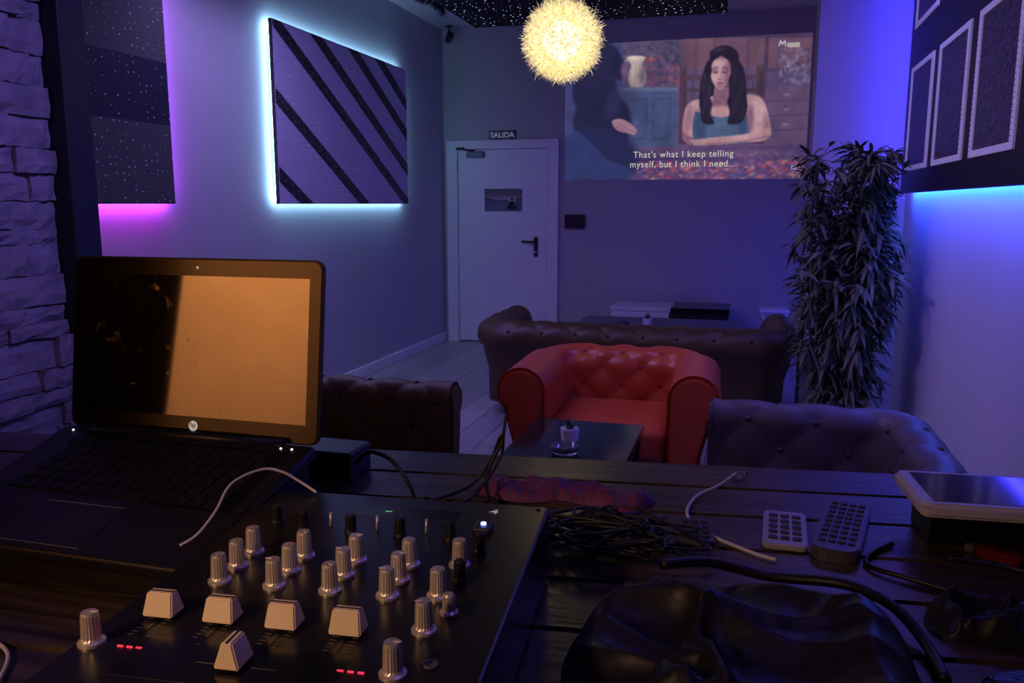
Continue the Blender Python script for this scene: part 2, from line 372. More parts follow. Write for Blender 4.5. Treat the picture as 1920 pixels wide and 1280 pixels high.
K.ell(1420,206,9,22,SK3,.6,-14,soft=8); K.ell(1436,240,5,22,SK2,.6,-10,soft=6); K.ell(1289,228,8,26,SK2,.6,6,soft=8); K.ell(1404,226,7,26,SK2,.9,soft=5); K.ell(1352,194,28,7,SK2,.6,soft=7); K.ell(1300,194,8,6,SK3,.4,soft=5)
K.poly([(1336,163),(1362,163),(1366,190),(1374,200),(1330,200),(1334,188)],SK2)
K.ell(1350,202,14,5,SK,.7,soft=5)
K.poly([(1302,208),(1322,214),(1350,221),(1380,214),(1396,208),(1403,240),(1405,262),(1300,262),(1298,236)],(66,88,114))
for y in range(220,264,6): K.line([(1302,y),(1350,y+4),(1402,y)],1.3,(98,118,140),.8)
K.ell(1312,238,11,28,(38,54,82),.6,soft=8); K.ell(1392,240,8,26,(44,60,88),.6,soft=6); K.ell(1350,232,12,8,(96,118,140),.4,soft=8)
K.line([(1320,190),(1316,214)],4,(58,82,110)); K.line([(1386,188),(1390,214)],4,(58,82,110))
K.ell(1346,134,18,29,SK); K.poly([(1329,132),(1332,152),(1339,164),(1346,168),(1354,164),(1361,152),(1364,132)],SK,1,1)
K.ell(1338,117,10,8,SK3,.6,soft=7); K.ell(1360,140,7,25,SK2,.9,soft=7); K.ell(1335,146,5,6,SK3,.5,soft=5); K.ell(1346,163,9,5,SK2,.4,soft=5); K.ell(1346,108,14,5,SK2,.5,soft=5)
K.poly([(1324,132),(1328,108),(1345,99),(1364,106),(1370,132),(1363,115),(1346,105),(1333,114)],HAIR)
for ex in (1337,1354):
    K.ell(ex,132.5,5.4,3.6,SK2,.75,soft=3); K.line([(ex-4.2,135),(ex,136.8),(ex+4.2,135.2)],1.5,(40,26,40))
    K.line([(ex-5,128+(1 if ex<1340 else 0)),(ex,126.2),(ex+5,127.4+(1 if ex>1340 else 0))],1.5,(60,40,50),.9)
K.line([(1349,131),(1348,146)],2.6,SK2,.5,2); K.line([(1344,132),(1344.4,146)],1.6,SK3,.5,1.5); K.ell(1345.5,148.5,4.4,1.7,SK2,.95); 
K.ell(1346,156,6.0,2.5,(160,82,92),soft=1.5); K.line([(1340.3,155.6),(1352.4,155.6)],1,(96,46,60)); K.ell(1346,161,5,1.6,SK2,.6,soft=1.5)
K.poly([(1322,114),(1330,130),(1328,146),(1331,160),(1328,178),(1333,196),(1331,212),(1338,232),(1318,230),(1312,208),(1309,185),(1313,145)],HAIR,1,1); K.poly([(1368,110),(1366,135),(1362,152),(1366,170),(1361,190),(1366,210),(1364,232),(1388,230),(1398,206),(1396,180),(1388,128)],HAIR,1,1)
for k in range(11):
    K.line([(1315+1.6*k+1.5*math.sin(q*1.3+k),130+5*k*.6+q*12) for q in range(8) if 130+3*k+q*12<228],.9,(66,52,66),.6)
    K.line([(1369+2.2*k+1.6*math.sin(q*1.2+k),118+6*k*.6+q*13) for q in range(9) if 118+3.6*k+q*13<228],.9,(66,52,66),.6)
K.ell(1340,94,12,4,(76,62,76),.5,-10,soft=5)
K.poly([(1443,240),(1440,257),(1420,264),(1380,269),(1330,274),(1298,273),(1291,268),(1300,263),(1330,259),(1390,253),(1424,244)],SK,1,1); K.line([(1300,272),(1380,268),(1438,257)],4,SK2,.7,3); K.line([(1330,260),(1400,254)],2.5,SK3,.5,3); K.poly([(1281,247),(1286,266),(1300,274),(1314,267),(1296,257)],SK2,1,1)
for i in range(4): K.line([(1294+3*i,264+2.6*i),(1322,262+2.6*i)],1.8,(212,168,158)); K.line([(1296+3*i,265.4+2.6*i),(1320,263.4+2.6*i)],.8,SK2)
K.poly([(1195,280),(1300,274),(1440,270),(1520,268),(1520,345),(1195,345)],(78,56,92))
K.ell(1350,288,100,7,(118,90,114),.6,soft=10); K.ell(1240,300,60,8,(52,40,76),.6,soft=10)
K.line([(1195,281),(1520,270)],1.5,(116,88,116))
for i in range(520):
    yy=random.uniform(303,338)
    K.ell(random.uniform(1195,1510),yy,random.uniform(1.5,6),random.uniform(.8,2.2),random.choice([(196,66,80),(214,110,92),(100,70,136),(150,54,84),(62,56,112),(206,150,126),(84,100,146)]),.65,random.uniform(-30,30),soft=2)
for i in range(140): K.ell(random.uniform(1380,1500),random.uniform(284,312),random.uniform(1.5,5),random.uniform(.8,2),random.choice([(130,86,120),(156,92,104),(90,74,136),(60,48,84)]),.5,soft=2)
F_=(28,26,54)
K.ell(1130,118,34,38,F_,1,soft=5); K.ell(1160,130,13,20,F_,1,soft=4); K.ell(1116,172,42,48,F_,1,soft=7); K.ell(1130,230,54,62,F_,1,soft=8); K.ell(1120,300,80,60,(30,32,66),1,soft=14)
for k in range(10): K.line([(1104+5*k,86+2*abs(k-5)),(1096+5*k,160)],1.2,(50,46,76),.5,2)
K.ell(1169,132,6,15,(112,82,100),.9,soft=4); K.ell(1176,140,3,3,(112,82,100),.8,soft=2); K.poly([(1148,226),(1166,222),(1184,232),(1195,243),(1190,252),(1172,248),(1156,242)],(166,120,126),1,1); K.line([(1160,230),(1190,248)],1.2,(100,70,94)); K.line([(1156,236),(1184,251)],1.2,(100,70,94))
K.ell(1150,190,14,30,(46,44,76),.5,20,soft=10)
K.poly([(1062,338),(1062,230),(1100,256),(1140,300),(1185,316),(1190,338)],(50,68,120),.5)
K.blur(3)
K.rect(1466,81,1489,90,(188,176,160)); K.line([(1451,87),(1453,78),(1457,84),(1461,78),(1463,87)],2.2,(214,212,226)); K.rect(1485,313,1495,320,(180,190,226)); K.rect(1487,315,1493,318,(90,90,150))
K.blur(1)
rng=np.random.default_rng(3)
def smooth_noise(cell):
    a=rng.normal(0,1,(ny//cell+3,nx//cell+3)); yy=np.linspace(0,a.shape[0]-1.001,ny); xq=np.linspace(0,a.shape[1]-1.001,nx)
    y0=yy.astype(int);x0=xq.astype(int);fy_=(yy-y0)[:,None];fx=(xq-x0)[None,:]; fy_=fy_*fy_*(3-2*fy_); fx=fx*fx*(3-2*fx)
    A=a[y0][:,x0];B_=a[y0][:,x0+1];C_=a[y0+1][:,x0];D_=a[y0+1][:,x0+1]
    return (A*(1-fx)+B_*fx)*(1-fy_)+(C_*(1-fx)+D_*fx)*fy_
K.im*=(1+.05*smooth_noise(40)+.03*smooth_noise(12)+.02*smooth_noise(4)+rng.normal(0,.012,K.im.shape[:2]))[...,None]
K.im=K.im*.86*np.array([1,1,1.03])+np.array([84,82,124])*.17
P=add('projected_picture',picture_mesh(K.im,SW,SH),vcol_mat('projection_light',.90,.25),loc=(SX0,YB-.004,SZ0),label='projected film scene of a woman at a table',cat='projection')
M_sub=emis('subtitle_light',lin((230,228,205)),.75)
add('subtitle',text_me("That's what I keep telling",.933,.080,space=1.12),M_sub,P,loc=(-1.121-SX0,-.004,1.868-SZ0),rot=(math.pi/2,0,0))
add('subtitle',text_me("myself, but I think I need...",.98,.080,space=1.12),M_sub,P,loc=(-1.15-SX0,-.004,1.776-SZ0),rot=(math.pi/2,0,0))
n1,n2=90,60
u=np.linspace(0,70,n1)[None,:].repeat(n2,0); v=np.linspace(42,0,n2)[:,None].repeat(n1,1)
Q=Canvas(u,v,(120,112,160)); Q.im=Q.im*(0.62+.35*np.exp(-((v-20)/7)**2)[...,None])
Q.rect(0,22,70,42,(72,66,112)); Q.poly([(0,22),(0,14),(12,19),(28,21),(45,20),(70,16),(70,22)],(60,54,98))
for i in range(30): Q.line([(random.uniform(0,60),yy:=random.uniform(24,41)),(random.uniform(10,70),yy+.2)],.5,(120,112,165),.4)
Q.ell(51,24,7,9,(190,180,215),.5)
SIL=(18,14,34); Q.ell(51,19,2.4,3,SIL); Q.poly([(47,24),(55,24),(55,33),(47,33)],SIL); Q.line([(47.5,24.5),(43,33)],2,SIL); Q.line([(54.5,24.5),(59,33)],2,SIL); Q.ell(51,34.5,10,2.4,SIL); Q.rect(38,36.5,64,38,(26,22,44)); Q.blur(1)
s=empty('door_poster',(-2.621,YB-.037,1.355),label='violet photo print of someone meditating by water',cat='poster')
add('poster_print',picture_mesh(Q.im,.396,.225),vcol_mat('poster_ink',.14,.7),s)
add('poster_backing',box(0,.396,.0003,.0006,0,.225),M_black,s)
# ---------------------------------------------------------------- left wall panels
def clip_rect(poly,w,h):
    def clip(p,f):
        out=[]
        for i in range(len(p)):
            a,b=p[i-1],p[i]; fa,fb=f(a),f(b)
            if fb>=0:
                if fa<0: t=fa/(fa-fb); out.append((a[0]+t*(b[0]-a[0]),a[1]+t*(b[1]-a[1])))
                out.append(b)
            elif fa>=0: t=fa/(fa-fb); out.append((a[0]+t*(b[0]-a[0]),a[1]+t*(b[1]-a[1])))
        return out
    for f in (lambda p:p[0],lambda p:w-p[0],lambda p:p[1],lambda p:h-p[1]):
        if poly: poly=clip(poly,f)
    return poly
def led_frame(parent,m,x,w,h,sides,ins=.02,t=.012):
    if 'b' in sides: add('led_strip',box(x-.006,x+.006,ins,w-ins,ins-t/2,ins+t/2),m,parent)
    if 't' in sides: add('led_strip',box(x-.006,x+.006,ins,w-ins,h-ins-t/2,h-ins+t/2),m,parent)
    if 'n' in sides: add('led_strip',box(x-.006,x+.006,ins-t/2,ins+t/2,ins,h-ins),m,parent)
    if 'f' in sides: add('led_strip',box(x-.006,x+.006,w-ins-t/2,w-ins+t/2,ins,h-ins),m,parent)
M_ledc=emis('led_cyan',(.32,.64,1.0),30); M_ledm=emis('led_violet',(.38,.035,1.0),85); M_ledmp=emis('led_magenta',(.62,.05,1.0),55)
M_ledb=emis('led_blue',(.035,.03,1.0),85); M_ledb2=emis('led_azure',(.02,.13,1.0),80)
M_sheetA=dots_mat('lavender_sequin_cloth',(.58,.52,.64),(.95,.95,1),30,.16,.15,.6,.12,'YZ')  # dots emit faintly, a sparkle painted onto the sequins
M_bandA=dots_mat('black_sequin_band',(.012,.012,.016),(.7,.7,.9),60,.20,.5,.45,.06,'YZ')  # band sequins get a weak painted glint through emission
w,h=2.15,1.17
A=empty('wall_art_panel',(XL,4.90,1.43),label='lavender sequin panel with black diagonal bands, cyan backlight',cat='wall panel')
add('board',box(.045,.07,0,w,0,h,.002),M_black,A)
add('cloth_face',box(.0705,.0735,.004,w-.004,.004,h-.004),M_sheetA,A)
for k in (.19,.69,1.17,1.47,1.78,2.04):
    hw=.05; poly=clip_rect([(-.3,k-hw+.165),(-.3,k+hw+.165),(2.6,k+hw-1.43),(2.6,k-hw-1.43)],w-.008,h-.008)
    if poly and len(poly)>2: add('diagonal_band',prism([(a+.004,b+.004) for a,b in poly],.0737,.0757,axis='x'),M_bandA,A)
for y in (.3,1.8): add('batten',box(.0005,.045,y,y+.04,.15,h-.15),M_black,A)
led_frame(A,M_ledc,.038,w,h,'btnf')
M_sheetB=dots_mat('dark_sequin_cloth',(.085,.08,.075),(.6,.56,.65),24,.11,.8,.6,.12,'YZ',band=(.41,.73,2),bandcol=(.014,.014,.035))  # sequin glints painted in as slight dot emission
w,h=1.45,1.17
B=empty('wall_art_panel',(XL,2.41,1.43),label='dark sequin mosaic panel with purple backlight',cat='wall panel')
add('board',box(.045,.07,0,w,0,h,.002),M_black,B); add('cloth_face',box(.0705,.0735,.004,w-.004,.004,h-.004),M_sheetB,B)
for y in (.3,1.1): add('batten',box(.0005,.045,y,y+.04,.15,h-.15),M_black,B)
led_frame(B,M_ledm,.030,w,h,'f',ins=.008); led_frame(B,M_ledmp,.038,w,h,'b')
# ---------------------------------------------------------------- right wall panel
w,h=3.05,1.5
C=empty('wall_art_panel',(XR,2.30,1.49),label='black panel with white beaded rectangles and blue backlight',cat='wall panel')
add('board',box(-.07,-.045,0,w,0,h,.002),mat('black_board',(.012,.011,.02),.5),C)
for y in (.4,2.5): add('batten',box(-.045,-.0005,y,y+.04,.15,h-.15),M_black,C)
M_bead=mat('white_bead_glow',(.92,.89,.95),.5,em=(.75,.7,1),es=.05,noise_amt=.1,nscale=60)  # slight emission brightens the beads where little light falls
M_net=dots_mat('dark_bead_net',(.045,.038,.055),(.12,.105,.17),70,.6,.0,.5,.0,'YZ')
def ring_bars(a,b,z0,z1,t):
    ds=[]
    n=int((b-a)/.026)
    for k in range(n):
        y=a+(b-a)*k/n; 
        for zz in (z0,z1-t): ds.append(boxd(-.079,-.0705,y+.002,y+(b-a)/n-.002,zz,zz+t))
    n=int((z1-z0-2*t)/.02)
    for k in range(n):
        zz=z0+t+(z1-z0-2*t)*k/n
        for y0_,y1_ in ((a,a+t*1.8),(b-t*1.8,b)): ds.append(boxd(-.079,-.0705,y0_,y1_,zz+.0015,zz+(z1-z0-2*t)/n-.0015))
    ds.append(boxd(-.0745,-.0703,a+.004,b-.004,z0+.003,z0+t-.003)); ds.append(boxd(-.0745,-.0703,a+.004,b-.004,z1-t+.003,z1-.003))
    ds.append(boxd(-.0745,-.0703,a+.004,a+t*1.8-.004,z0+t,z1-t)); ds.append(boxd(-.0745,-.0703,b-t*1.8+.004,b-.004,z0+t,z1-t))
    return ds
for y0 in (4.62,3.89,3.16,2.43):
    for z0,z1 in ((.12,.68),(.89,1.43)):
        a,b=y0-2.30,y0-2.30+.6; t=.026
        F=add('bead_frame',merge(ring_bars(a,b,z0,z1,t)),M_bead,C)
        add('bead_net',box(-.074,-.0705,a+t*1.9,b-t*1.9,z0+t,z1-t),M_net,F)
led_frame(C,M_ledb2,-.038,w,h,'b'); led_frame(C,M_ledb,-.038,w,h,'f',ins=.008)
led_frame(C,M_ledb,-.038,w,h,'t')
s=empty('led_light_bar',(.88,7.0,.0),label='slim blue light bar standing on the floor behind the column',cat='light')
add('bar_housing',box(-.01,.018,-.02,.02,0,1.3),M_white,s); add('led_strip',box(-.018,-.011,-.012,.012,.02,1.28),emis('led_blue_bar',(.05,.05,1),60),s)
# ---------------------------------------------------------------- starry ceiling panel
M_star=dots_mat('star_cloth',(.006,.006,.009),(.8,.8,1),15,.12,1,.9,1.5,'XY')
s=empty('star_ceiling_panel',(-2.48,2.2,3.0),label='hanging black ceiling panel with fibre optic stars',cat='ceiling panel')
add('panel_cloth',box(0,2.22,0,5.26,0,.04,.004),M_star,s)
for x,y in ((.3,.3),(1.9,.3),(.3,4.9),(1.9,4.9)): add('hanger',tube([(x,y,.038),(x,y,.15)],.006,sub=1),M_black,s)
vs=[];fs=[]
for i in range(1800):
    t_=random.random(); c_=Vector((-2.53+.02*math.sin(t_*22),5.0+1.75*t_,3.015+.02*math.sin(t_*17)))
    d=Vector((random.gauss(0,1),random.gauss(0,.5),random.gauss(0,1))).normalized(); L_=random.uniform(.03,.065); q=d.orthogonal().normalized()*.0018; o=len(vs)
    vs+=[c_+q,c_-q,c_+d*L_-q,c_+d*L_+q]; fs.append([o,o+1,o+2,o+3])
g_=empty('tinsel_garland',(0,0,0),label='black tinsel garland hung along the star panel edge',cat='garland')
add('tinsel_strands',mesh('garland',vs,fs),mat('black_tinsel',(.02,.02,.03),.3,.5),g_,kind='stuff')
add('garland_cord',tube([(-2.53+.02*math.sin(t_*22),5.0+1.75*t_,3.015+.02*math.sin(t_*17)) for t_ in [k/20 for k in range(21)]],.004),M_black,g_)
# ---------------------------------------------------------------- pendant lamp
s=empty('pendant_lamp',(-.893,3.99,2.19),label='glowing gold tinsel ball lamp hanging from the ceiling',cat='pendant lamp')
M_glow=emis('warm_globe',(1.0,.90,.62),14)
sm=bmesh.new(); bmesh.ops.create_uvsphere(sm,u_segments=32,v_segments=20,radius=.088); add('bulb_globe',bm2me(sm,'globe',True),M_glow,s)
vs=[];fs=[]
for i in range(4600):
    d=Vector((random.gauss(0,1),random.gauss(0,1),random.gauss(0,1))).normalized()
    t=d.orthogonal().normalized(); t.rotate(Matrix.Rotation(random.uniform(0,6.28),3,d)); q=d.cross(t)
    wd=.00075; tt_=t
    if i%4==0:
        r0=.13; r1=random.uniform(.165,.206)+(random.uniform(0,.018) if i%16==0 else 0); lean=random.uniform(-.08,.08)
        P_=[d*r0,d*((r0+r1)/2)+q*lean*.4,d*r1+q*lean]
        P_=[p.normalized()*min(p.length,.222) for p in P_]
    else:
        R_=random.uniform(.13,.195); ln=random.uniform(.04,.10)
        P_=[(d+q*(-ln/R_)).normalized()*(R_*.92),(d+t*random.uniform(-.15,.15)).normalized()*R_*1.03,(d+q*(ln/R_)).normalized()*(R_*.92)]
    o=len(vs)
    for p in P_: vs+= [p+tt_*wd,p-tt_*wd]
    fs+=[[o,o+1,o+3,o+2],[o+2,o+3,o+5,o+4]]
m_t,tt,bb=nt('gold_tinsel_glow'); bb.inputs['Base Color'].default_value=(.80,.70,.36,1); bb.inputs['Roughness'].default_value=.35
bb.inputs['Metallic'].default_value=.3; bb.inputs['Emission Strength'].default_value=.9  # strand emission stands in for bulb light shining through the tinsel
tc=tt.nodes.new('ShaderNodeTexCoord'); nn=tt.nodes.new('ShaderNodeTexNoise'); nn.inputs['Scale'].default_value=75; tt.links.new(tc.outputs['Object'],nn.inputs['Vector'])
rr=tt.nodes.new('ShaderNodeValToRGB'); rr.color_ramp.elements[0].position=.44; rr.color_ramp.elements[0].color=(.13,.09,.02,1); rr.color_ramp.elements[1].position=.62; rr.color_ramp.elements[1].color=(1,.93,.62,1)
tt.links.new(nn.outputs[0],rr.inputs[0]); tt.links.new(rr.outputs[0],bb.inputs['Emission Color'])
add('tinsel_shade',mesh('tinsel',vs,fs),m_t,s,label='spiky gold tinsel shade',kind='stuff')
add('cord',tube([(0,0,.085),(0,0,.81)],.004,sub=1),M_black,s)
# ---------------------------------------------------------------- chesterfield
def sst(a,b,x): t=max(0,min(1,(x-a)/(b-a))); return t*t*(3-2*t)
def chesterfield(name,W,Dp,H,m,mb,loc,rotz,ncush,label,cat,amp=.03,lat=.22,arm_amp=1.0,R=.115,arm_btn=True):
    root=empty(name,loc,(0,0,rotz),label=label,cat=cat)
    xi=W/2-2*R; yf=-Dp/2; yb=Dp/2-2*R; rc=.06; st=.014
    prof=[]
    def addp(d,z): prof.append((d,z))
    z0=.09
    for i in range(26): addp(0,z0+(H-R-z0)*i/25)
    for i in range(1,29):
        a=math.pi-(math.pi*1.28)*i/28; addp(R+R*math.cos(a),H-R+R*math.sin(a))
    ld,lz=prof[-1]
    for i in range(1,10):
        t=i/9; addp(ld+(R*1.3-ld)*sst(0,.5,t),lz+(z0-lz)*t)
    S_=[0]
    for i in range(1,len(prof)): S_.append(S_[-1]+math.hypot(prof[i][0]-prof[i-1][0],prof[i][1]-prof[i-1][1]))
    stop=H-R-z0+math.pi*R
    def wt(s): return sst(.22,.32,s)*(1-sst(stop-.10,stop+.02,s))
    nor=[]
    for i in range(len(prof)):
        a=prof[max(i-1,0)];b=prof[min(i+1,len(prof)-1)]; dx,dz=b[0]-a[0],b[1]-a[1]; L=math.hypot(dx,dz); nor.append((-dz/L,dx/L))
    path=[]
    def seg(x0,y0,x1,y1,n_): 
        L=math.hypot(x1-x0,y1-y0); k=max(2,int(L/st))
        return [(x0+(x1-x0)*i/k,y0+(y1-y0)*i/k,n_[0],n_[1]) for i in range(k+1)]
    path+=seg(-xi,yf,-xi,yb-rc,(-1,0))
    for i in range(1,8): a=math.pi-math.pi/2*i/8; path.append((-xi+rc+rc*math.cos(a),yb-rc+rc*math.sin(a),math.cos(a),math.sin(a)))
    iA=len(path)-4
    path+=seg(-xi+rc,yb,xi-rc,yb,(0,1))
    iB=len(path)+3
    for i in range(1,8): a=math.pi/2-math.pi/2*i/8; path.append((xi-rc+rc*math.cos(a),yb-rc+rc*math.sin(a),math.cos(a),math.sin(a)))
    path+=seg(xi,yb-rc,xi,yf,(1,0))
    T=[0]
    for i in range(1,len(path)): T.append(T[-1]+math.hypot(path[i][0]-path[i-1][0],path[i][1]-path[i-1][1]))
    Tm=T[-1]/2; tA,tB=T[iA],T[iB]
    def disp(s,t):
        p=s/lat+(t-Tm)/lat; q=s/lat-(t-Tm)/lat
        k=1
        if t<tA: k=arm_amp+(1-arm_amp)*sst(tA-.12,tA,t)
        if t>tB: k=arm_amp+(1-arm_amp)*(1-sst(tB,tB+.12,t))
        return -(1-(abs(math.sin(math.pi*p))*abs(math.sin(math.pi*q)))**.45)*amp*wt(s)*k
    def pt(i,j,extra=0,dd=True):
        x,y,nx_,ny_=path[i]; d,z=prof[j]; k=(disp(S_[j],T[i]) if dd else 0)+extra
        e=sst(0,.05,T[i])*sst(0,.05,T[-1]-T[i]); k=k*e if dd else k
        d+=nor[j][0]*k; z+=nor[j][1]*k
        return (x+nx_*d,y+ny_*d,z)
    parts={}
    for pn,i0,i1 in (('armrest',0,iA),('backrest',iA,iB),('armrest',iB,len(path)-1)):
        vs=[];fs=[];n=len(prof)
        for i in range(i0,i1+1):
            for j in range(n): vs.append(pt(i,j))
        for i in range(i1-i0):
            for j in range(n-1): fs.append([i*n+j,i*n+j+1,(i+1)*n+j+1,(i+1)*n+j])
        if i0==0: fs.append(list(range(n)))
        if i1==len(path)-1: fs.append([(i1-i0)*n+j for j in range(n)][::-1])
        o=add(pn,mesh(pn,vs,fs,True),m,root); parts[(i0,i1)]=o
        if pn=='armrest':
            i=0 if i0==0 else len(path)-1; x,y,nx_,ny_=path[i]
            poly=[]
            for j in range(len(prof)):
                d,z=prof[j]; d-=nor[j][0]*.014; z-=nor[j][1]*.014; poly.append((x+nx_*d,max(z,z0+.02)))
            if nx_<0: poly=poly[::-1]
            F=add('arm_front_panel',prism(poly,yf-.014,yf+.01,bev=.006,axis='y'),m,o)
    bmh=bmesh.new(); bmesh.ops.create_uvsphere(bmh,u_segments=10,v_segments=6,radius=.012); bme=bm2me(bmh,'button',True); bme.materials.append(mb)
    for a in range(0,12):
        s=a*lat/2
        if wt(s)<.6: continue
        j=min(range(len(S_)),key=lambda q:abs(S_[q]-s))
        for b in range(-30,31):
            if (a+b)%2: continue
            t=Tm+b*lat/2
            if t<.05 or t>T[-1]-.05: continue
            if not arm_btn and (t<tA or t>tB): continue
            i=min(range(len(T)),key=lambda q:abs(T[q]-t))
            par=[o for (i0,i1),o in parts.items() if i0<=i<=i1][0]
            add('button',bme,None,par,loc=pt(i,j,-.002,True))
    add('seat_base',box(-xi+.001,xi-.001,yf+.03,yb,.09,.27,.012),m,root)
    cw=2*xi/ncush
    for i in range(ncush):
        me=box(-xi+i*cw+.004,-xi+(i+1)*cw-.004,yf+.005,yb-.002,.272,.425,.035,4,True)
        add('seat_cushion',me,m,root)
    for x in (-xi+.02,xi-.02):
        for y in (yf+.08,yb+.08):
            add('foot',lathe([(.018,0),(.028,.015),(.03,.03),(.018,.045),(.03,.06),(.036,.085),(.036,.092)],16),M_dwood,root,loc=(x,y,0))
    return root
chesterfield('armchair',1.01,.86,.69,M_red,M_redbtn,(-.61,4.03,0),math.radians(2),1,'red leather tufted armchair facing the coffee table','armchair',amp=.022,arm_amp=.0,arm_btn=False,lat=.2)
chesterfield('sofa',2.13,.88,.665,M_brown,M_brownbtn,(-.74,5.62,0),math.pi,3,'long dark brown tufted sofa seen from behind','sofa',amp=.015)
chesterfield('sofa',1.50,.84,.71,M_browna,M_brownbtn,(-1.56,2.45,0),math.pi/2,2,'brown tufted sofa facing the coffee table','sofa',amp=.015,lat=.22,R=.075)
chesterfield('sofa',1.50,.74,.715,M_brownb,M_brownbtn,(.265,2.43,0),-math.pi/2,2,'dark plum tufted sofa standing near the side wall','sofa',amp=.012,lat=.23,R=.075)
# ---------------------------------------------------------------- coffee tables
M_ttop=mat('table_glass_top',(.012,.016,.018),.12,noise_amt=.2)
def table(name,x0,x1,y0,y1,z,label):
    cx,cy=(x0+x1)/2,(y0+y1)/2
    r=empty(name,(cx,cy,0),label=label,cat='coffee table'); a,b=(x1-x0)/2,(y1-y0)/2
    add('table_top',box(-a,a,-b,b,z-.03,z,.004),M_ttop,r)
    add('apron',merge([boxd(-a+.02,a-.02,-b+.02,-b+.04,z-.09,z-.031),boxd(-a+.02,a-.02,b-.04,b-.02,z-.09,z-.031),boxd(-a+.02,-a+.04,-b+.04,b-.04,z-.09,z-.031),boxd(a-.04,a-.02,-b+.04,b-.04,z-.09,z-.031)]),M_black,r)
    for sx in (-1,1):
        for sy in (-1,1): add('leg',box(sx*(a-.035)-.025,sx*(a-.035)+.025,sy*(b-.035)-.025,sy*(b-.035)+.025,0,z-.031,.003),M_black,r)
    add('shelf',box(-a+.01,a-.01,-b+.01,b-.01,.12,.14),M_black,r)
table('coffee_table',-.87,-.40,2.55,3.44,.50,'dark glossy coffee table before the red armchair')
table('coffee_table',-1.30,-.06,6.25,6.85,.50,'dark low table in front of the long sofa')
M_leaf=mat('small_leaf_green',(.05,.16,.05),.5)
def potplant(x,y,z,s_,label):
    r=empty('potted_plant',(x,y,z),label=label,cat='potted plant')
    add('pot',lathe([(.026*s_,0),(.034*s_,.002),(.038*s_,.05*s_),(.036*s_,.055*s_),(.030*s_,.05*s_)],6,False),M_white,r)
    ds=[]
    for i in range(26):
        a=random.uniform(0,6.28); l=random.uniform(.03,.06)*s_; t=random.uniform(.2,1.0)
        d=Vector((math.cos(a)*math.cos(t+.3),math.sin(a)*math.cos(t+.3),math.sin(t+.3))); q=Vector((-math.sin(a),math.cos(a),0))*.006*s_; b=Vector((0,0,.045*s_))
        ds.append(([b,b+d*l*.5+q,b+d*l,b+d*l*.5-q],[[0,1,2,3]]))
    add('leaves',merge(ds),M_leaf,r)
potplant(-.655,3.12,.5,1,'tiny succulent in a faceted white pot')
potplant(-.74,6.4,.5,1,'tiny plant in a white pot on the low table')
def ashtray(x,y,z,label):
    r=add('glass_ashtray',lathe([(.045,0),(.05,.004),(.055,.03),(.047,.032),(.040,.010),(.0,.009)],28),M_glass,loc=(x,y,z),label=label,cat='ashtray')
ashtray(-.64,2.96,.5,'round clear glass ashtray on the coffee table'); ashtray(-.93,6.38,.5,'round clear glass ashtray on the low table')
r=empty('media_cabinet',(-.95,7.85,0),label='low white cabinet against the wall under the projection',cat='cabinet')
add('body',box(-.27,.27,-.22,.22,.03,.45,.004),M_white,r); add('cabinet_top',box(-.28,.28,-.23,.225,.451,.485,.004),M_white,r)
add('door',box(-.265,.265,-.238,-.221,.05,.43,.003),M_white,r); add('plinth',box(-.26,.26,-.2,.2,0,.029),M_black,r)
r=empty('media_cabinet',(-.42,7.8,0),label='low black cabinet beside the white one',cat='cabinet')
add('body',box(-.245,.26,-.24,.24,.03,.46,.004),M_black,r); add('cabinet_top',box(-.247,.27,-.25,.25,.461,.50,.004),M_blackg,r)
add('door',box(-.24,.255,-.258,-.241,.05,.43,.003),M_black,r); add('plinth',box(-.24,.25,-.22,.22,0,.029),M_black,r)
r=empty('side_stool',(.22,7.3,0),label='small white stool with crossed legs',cat='stool')
add('seat',box(-.12,.12,-.12,.12,.53,.555,.008),M_white,r)
for sy in (-.09,.09):
    add('leg',tube([(-.10,sy,0.012),(.10,sy,.529)],.012,sub=1),M_white,r); add('leg',tube([(.10,sy,.012),(-.10,sy,.529)],.012,sub=1),M_white,r)
# ---------------------------------------------------------------- bamboo plant
r=empty('bamboo_plant',(.53,4.90,0),label='tall artificial bamboo with dense dark leaves beside column',cat='potted plant')
add('pot',lathe([(.12,0),(.13,.01),(.15,.24),(.155,.26),(.14,.26),(.135,.22)],28),M_black,r)
add('soil',lathe([(.0,.19),(.137,.2),(.0,.215)],24),mat('potting_soil',(.03,.02,.012),.95),r)
stems=[];leaf=[]
def okp(p): return -.38<p.x<(.26 if p.z>1.22 else .325) and p.y<.45
def one_leaf(b,az,el,L,wd,droop=.3):
    d2=Vector((math.cos(az)*math.cos(el),math.sin(az)*math.cos(el),math.sin(el))); sd=Vector((-math.sin(az),math.cos(az),random.uniform(-.6,.6))).normalized()*wd
    dr=Vector((0,0,-L*droop)); P0=b;P1=b+d2*L*.3;P2=b+d2*L*.65+dr*.35;P3=b+d2*L+dr
    vv=[P0,P1+sd,P1-sd,P2+sd*.75,P2-sd*.75,P3]
    if not all(okp(v) for v in vv): return
    leaf.append((vv,[[0,1,2],[1,3,4,2],[3,5,4]]))
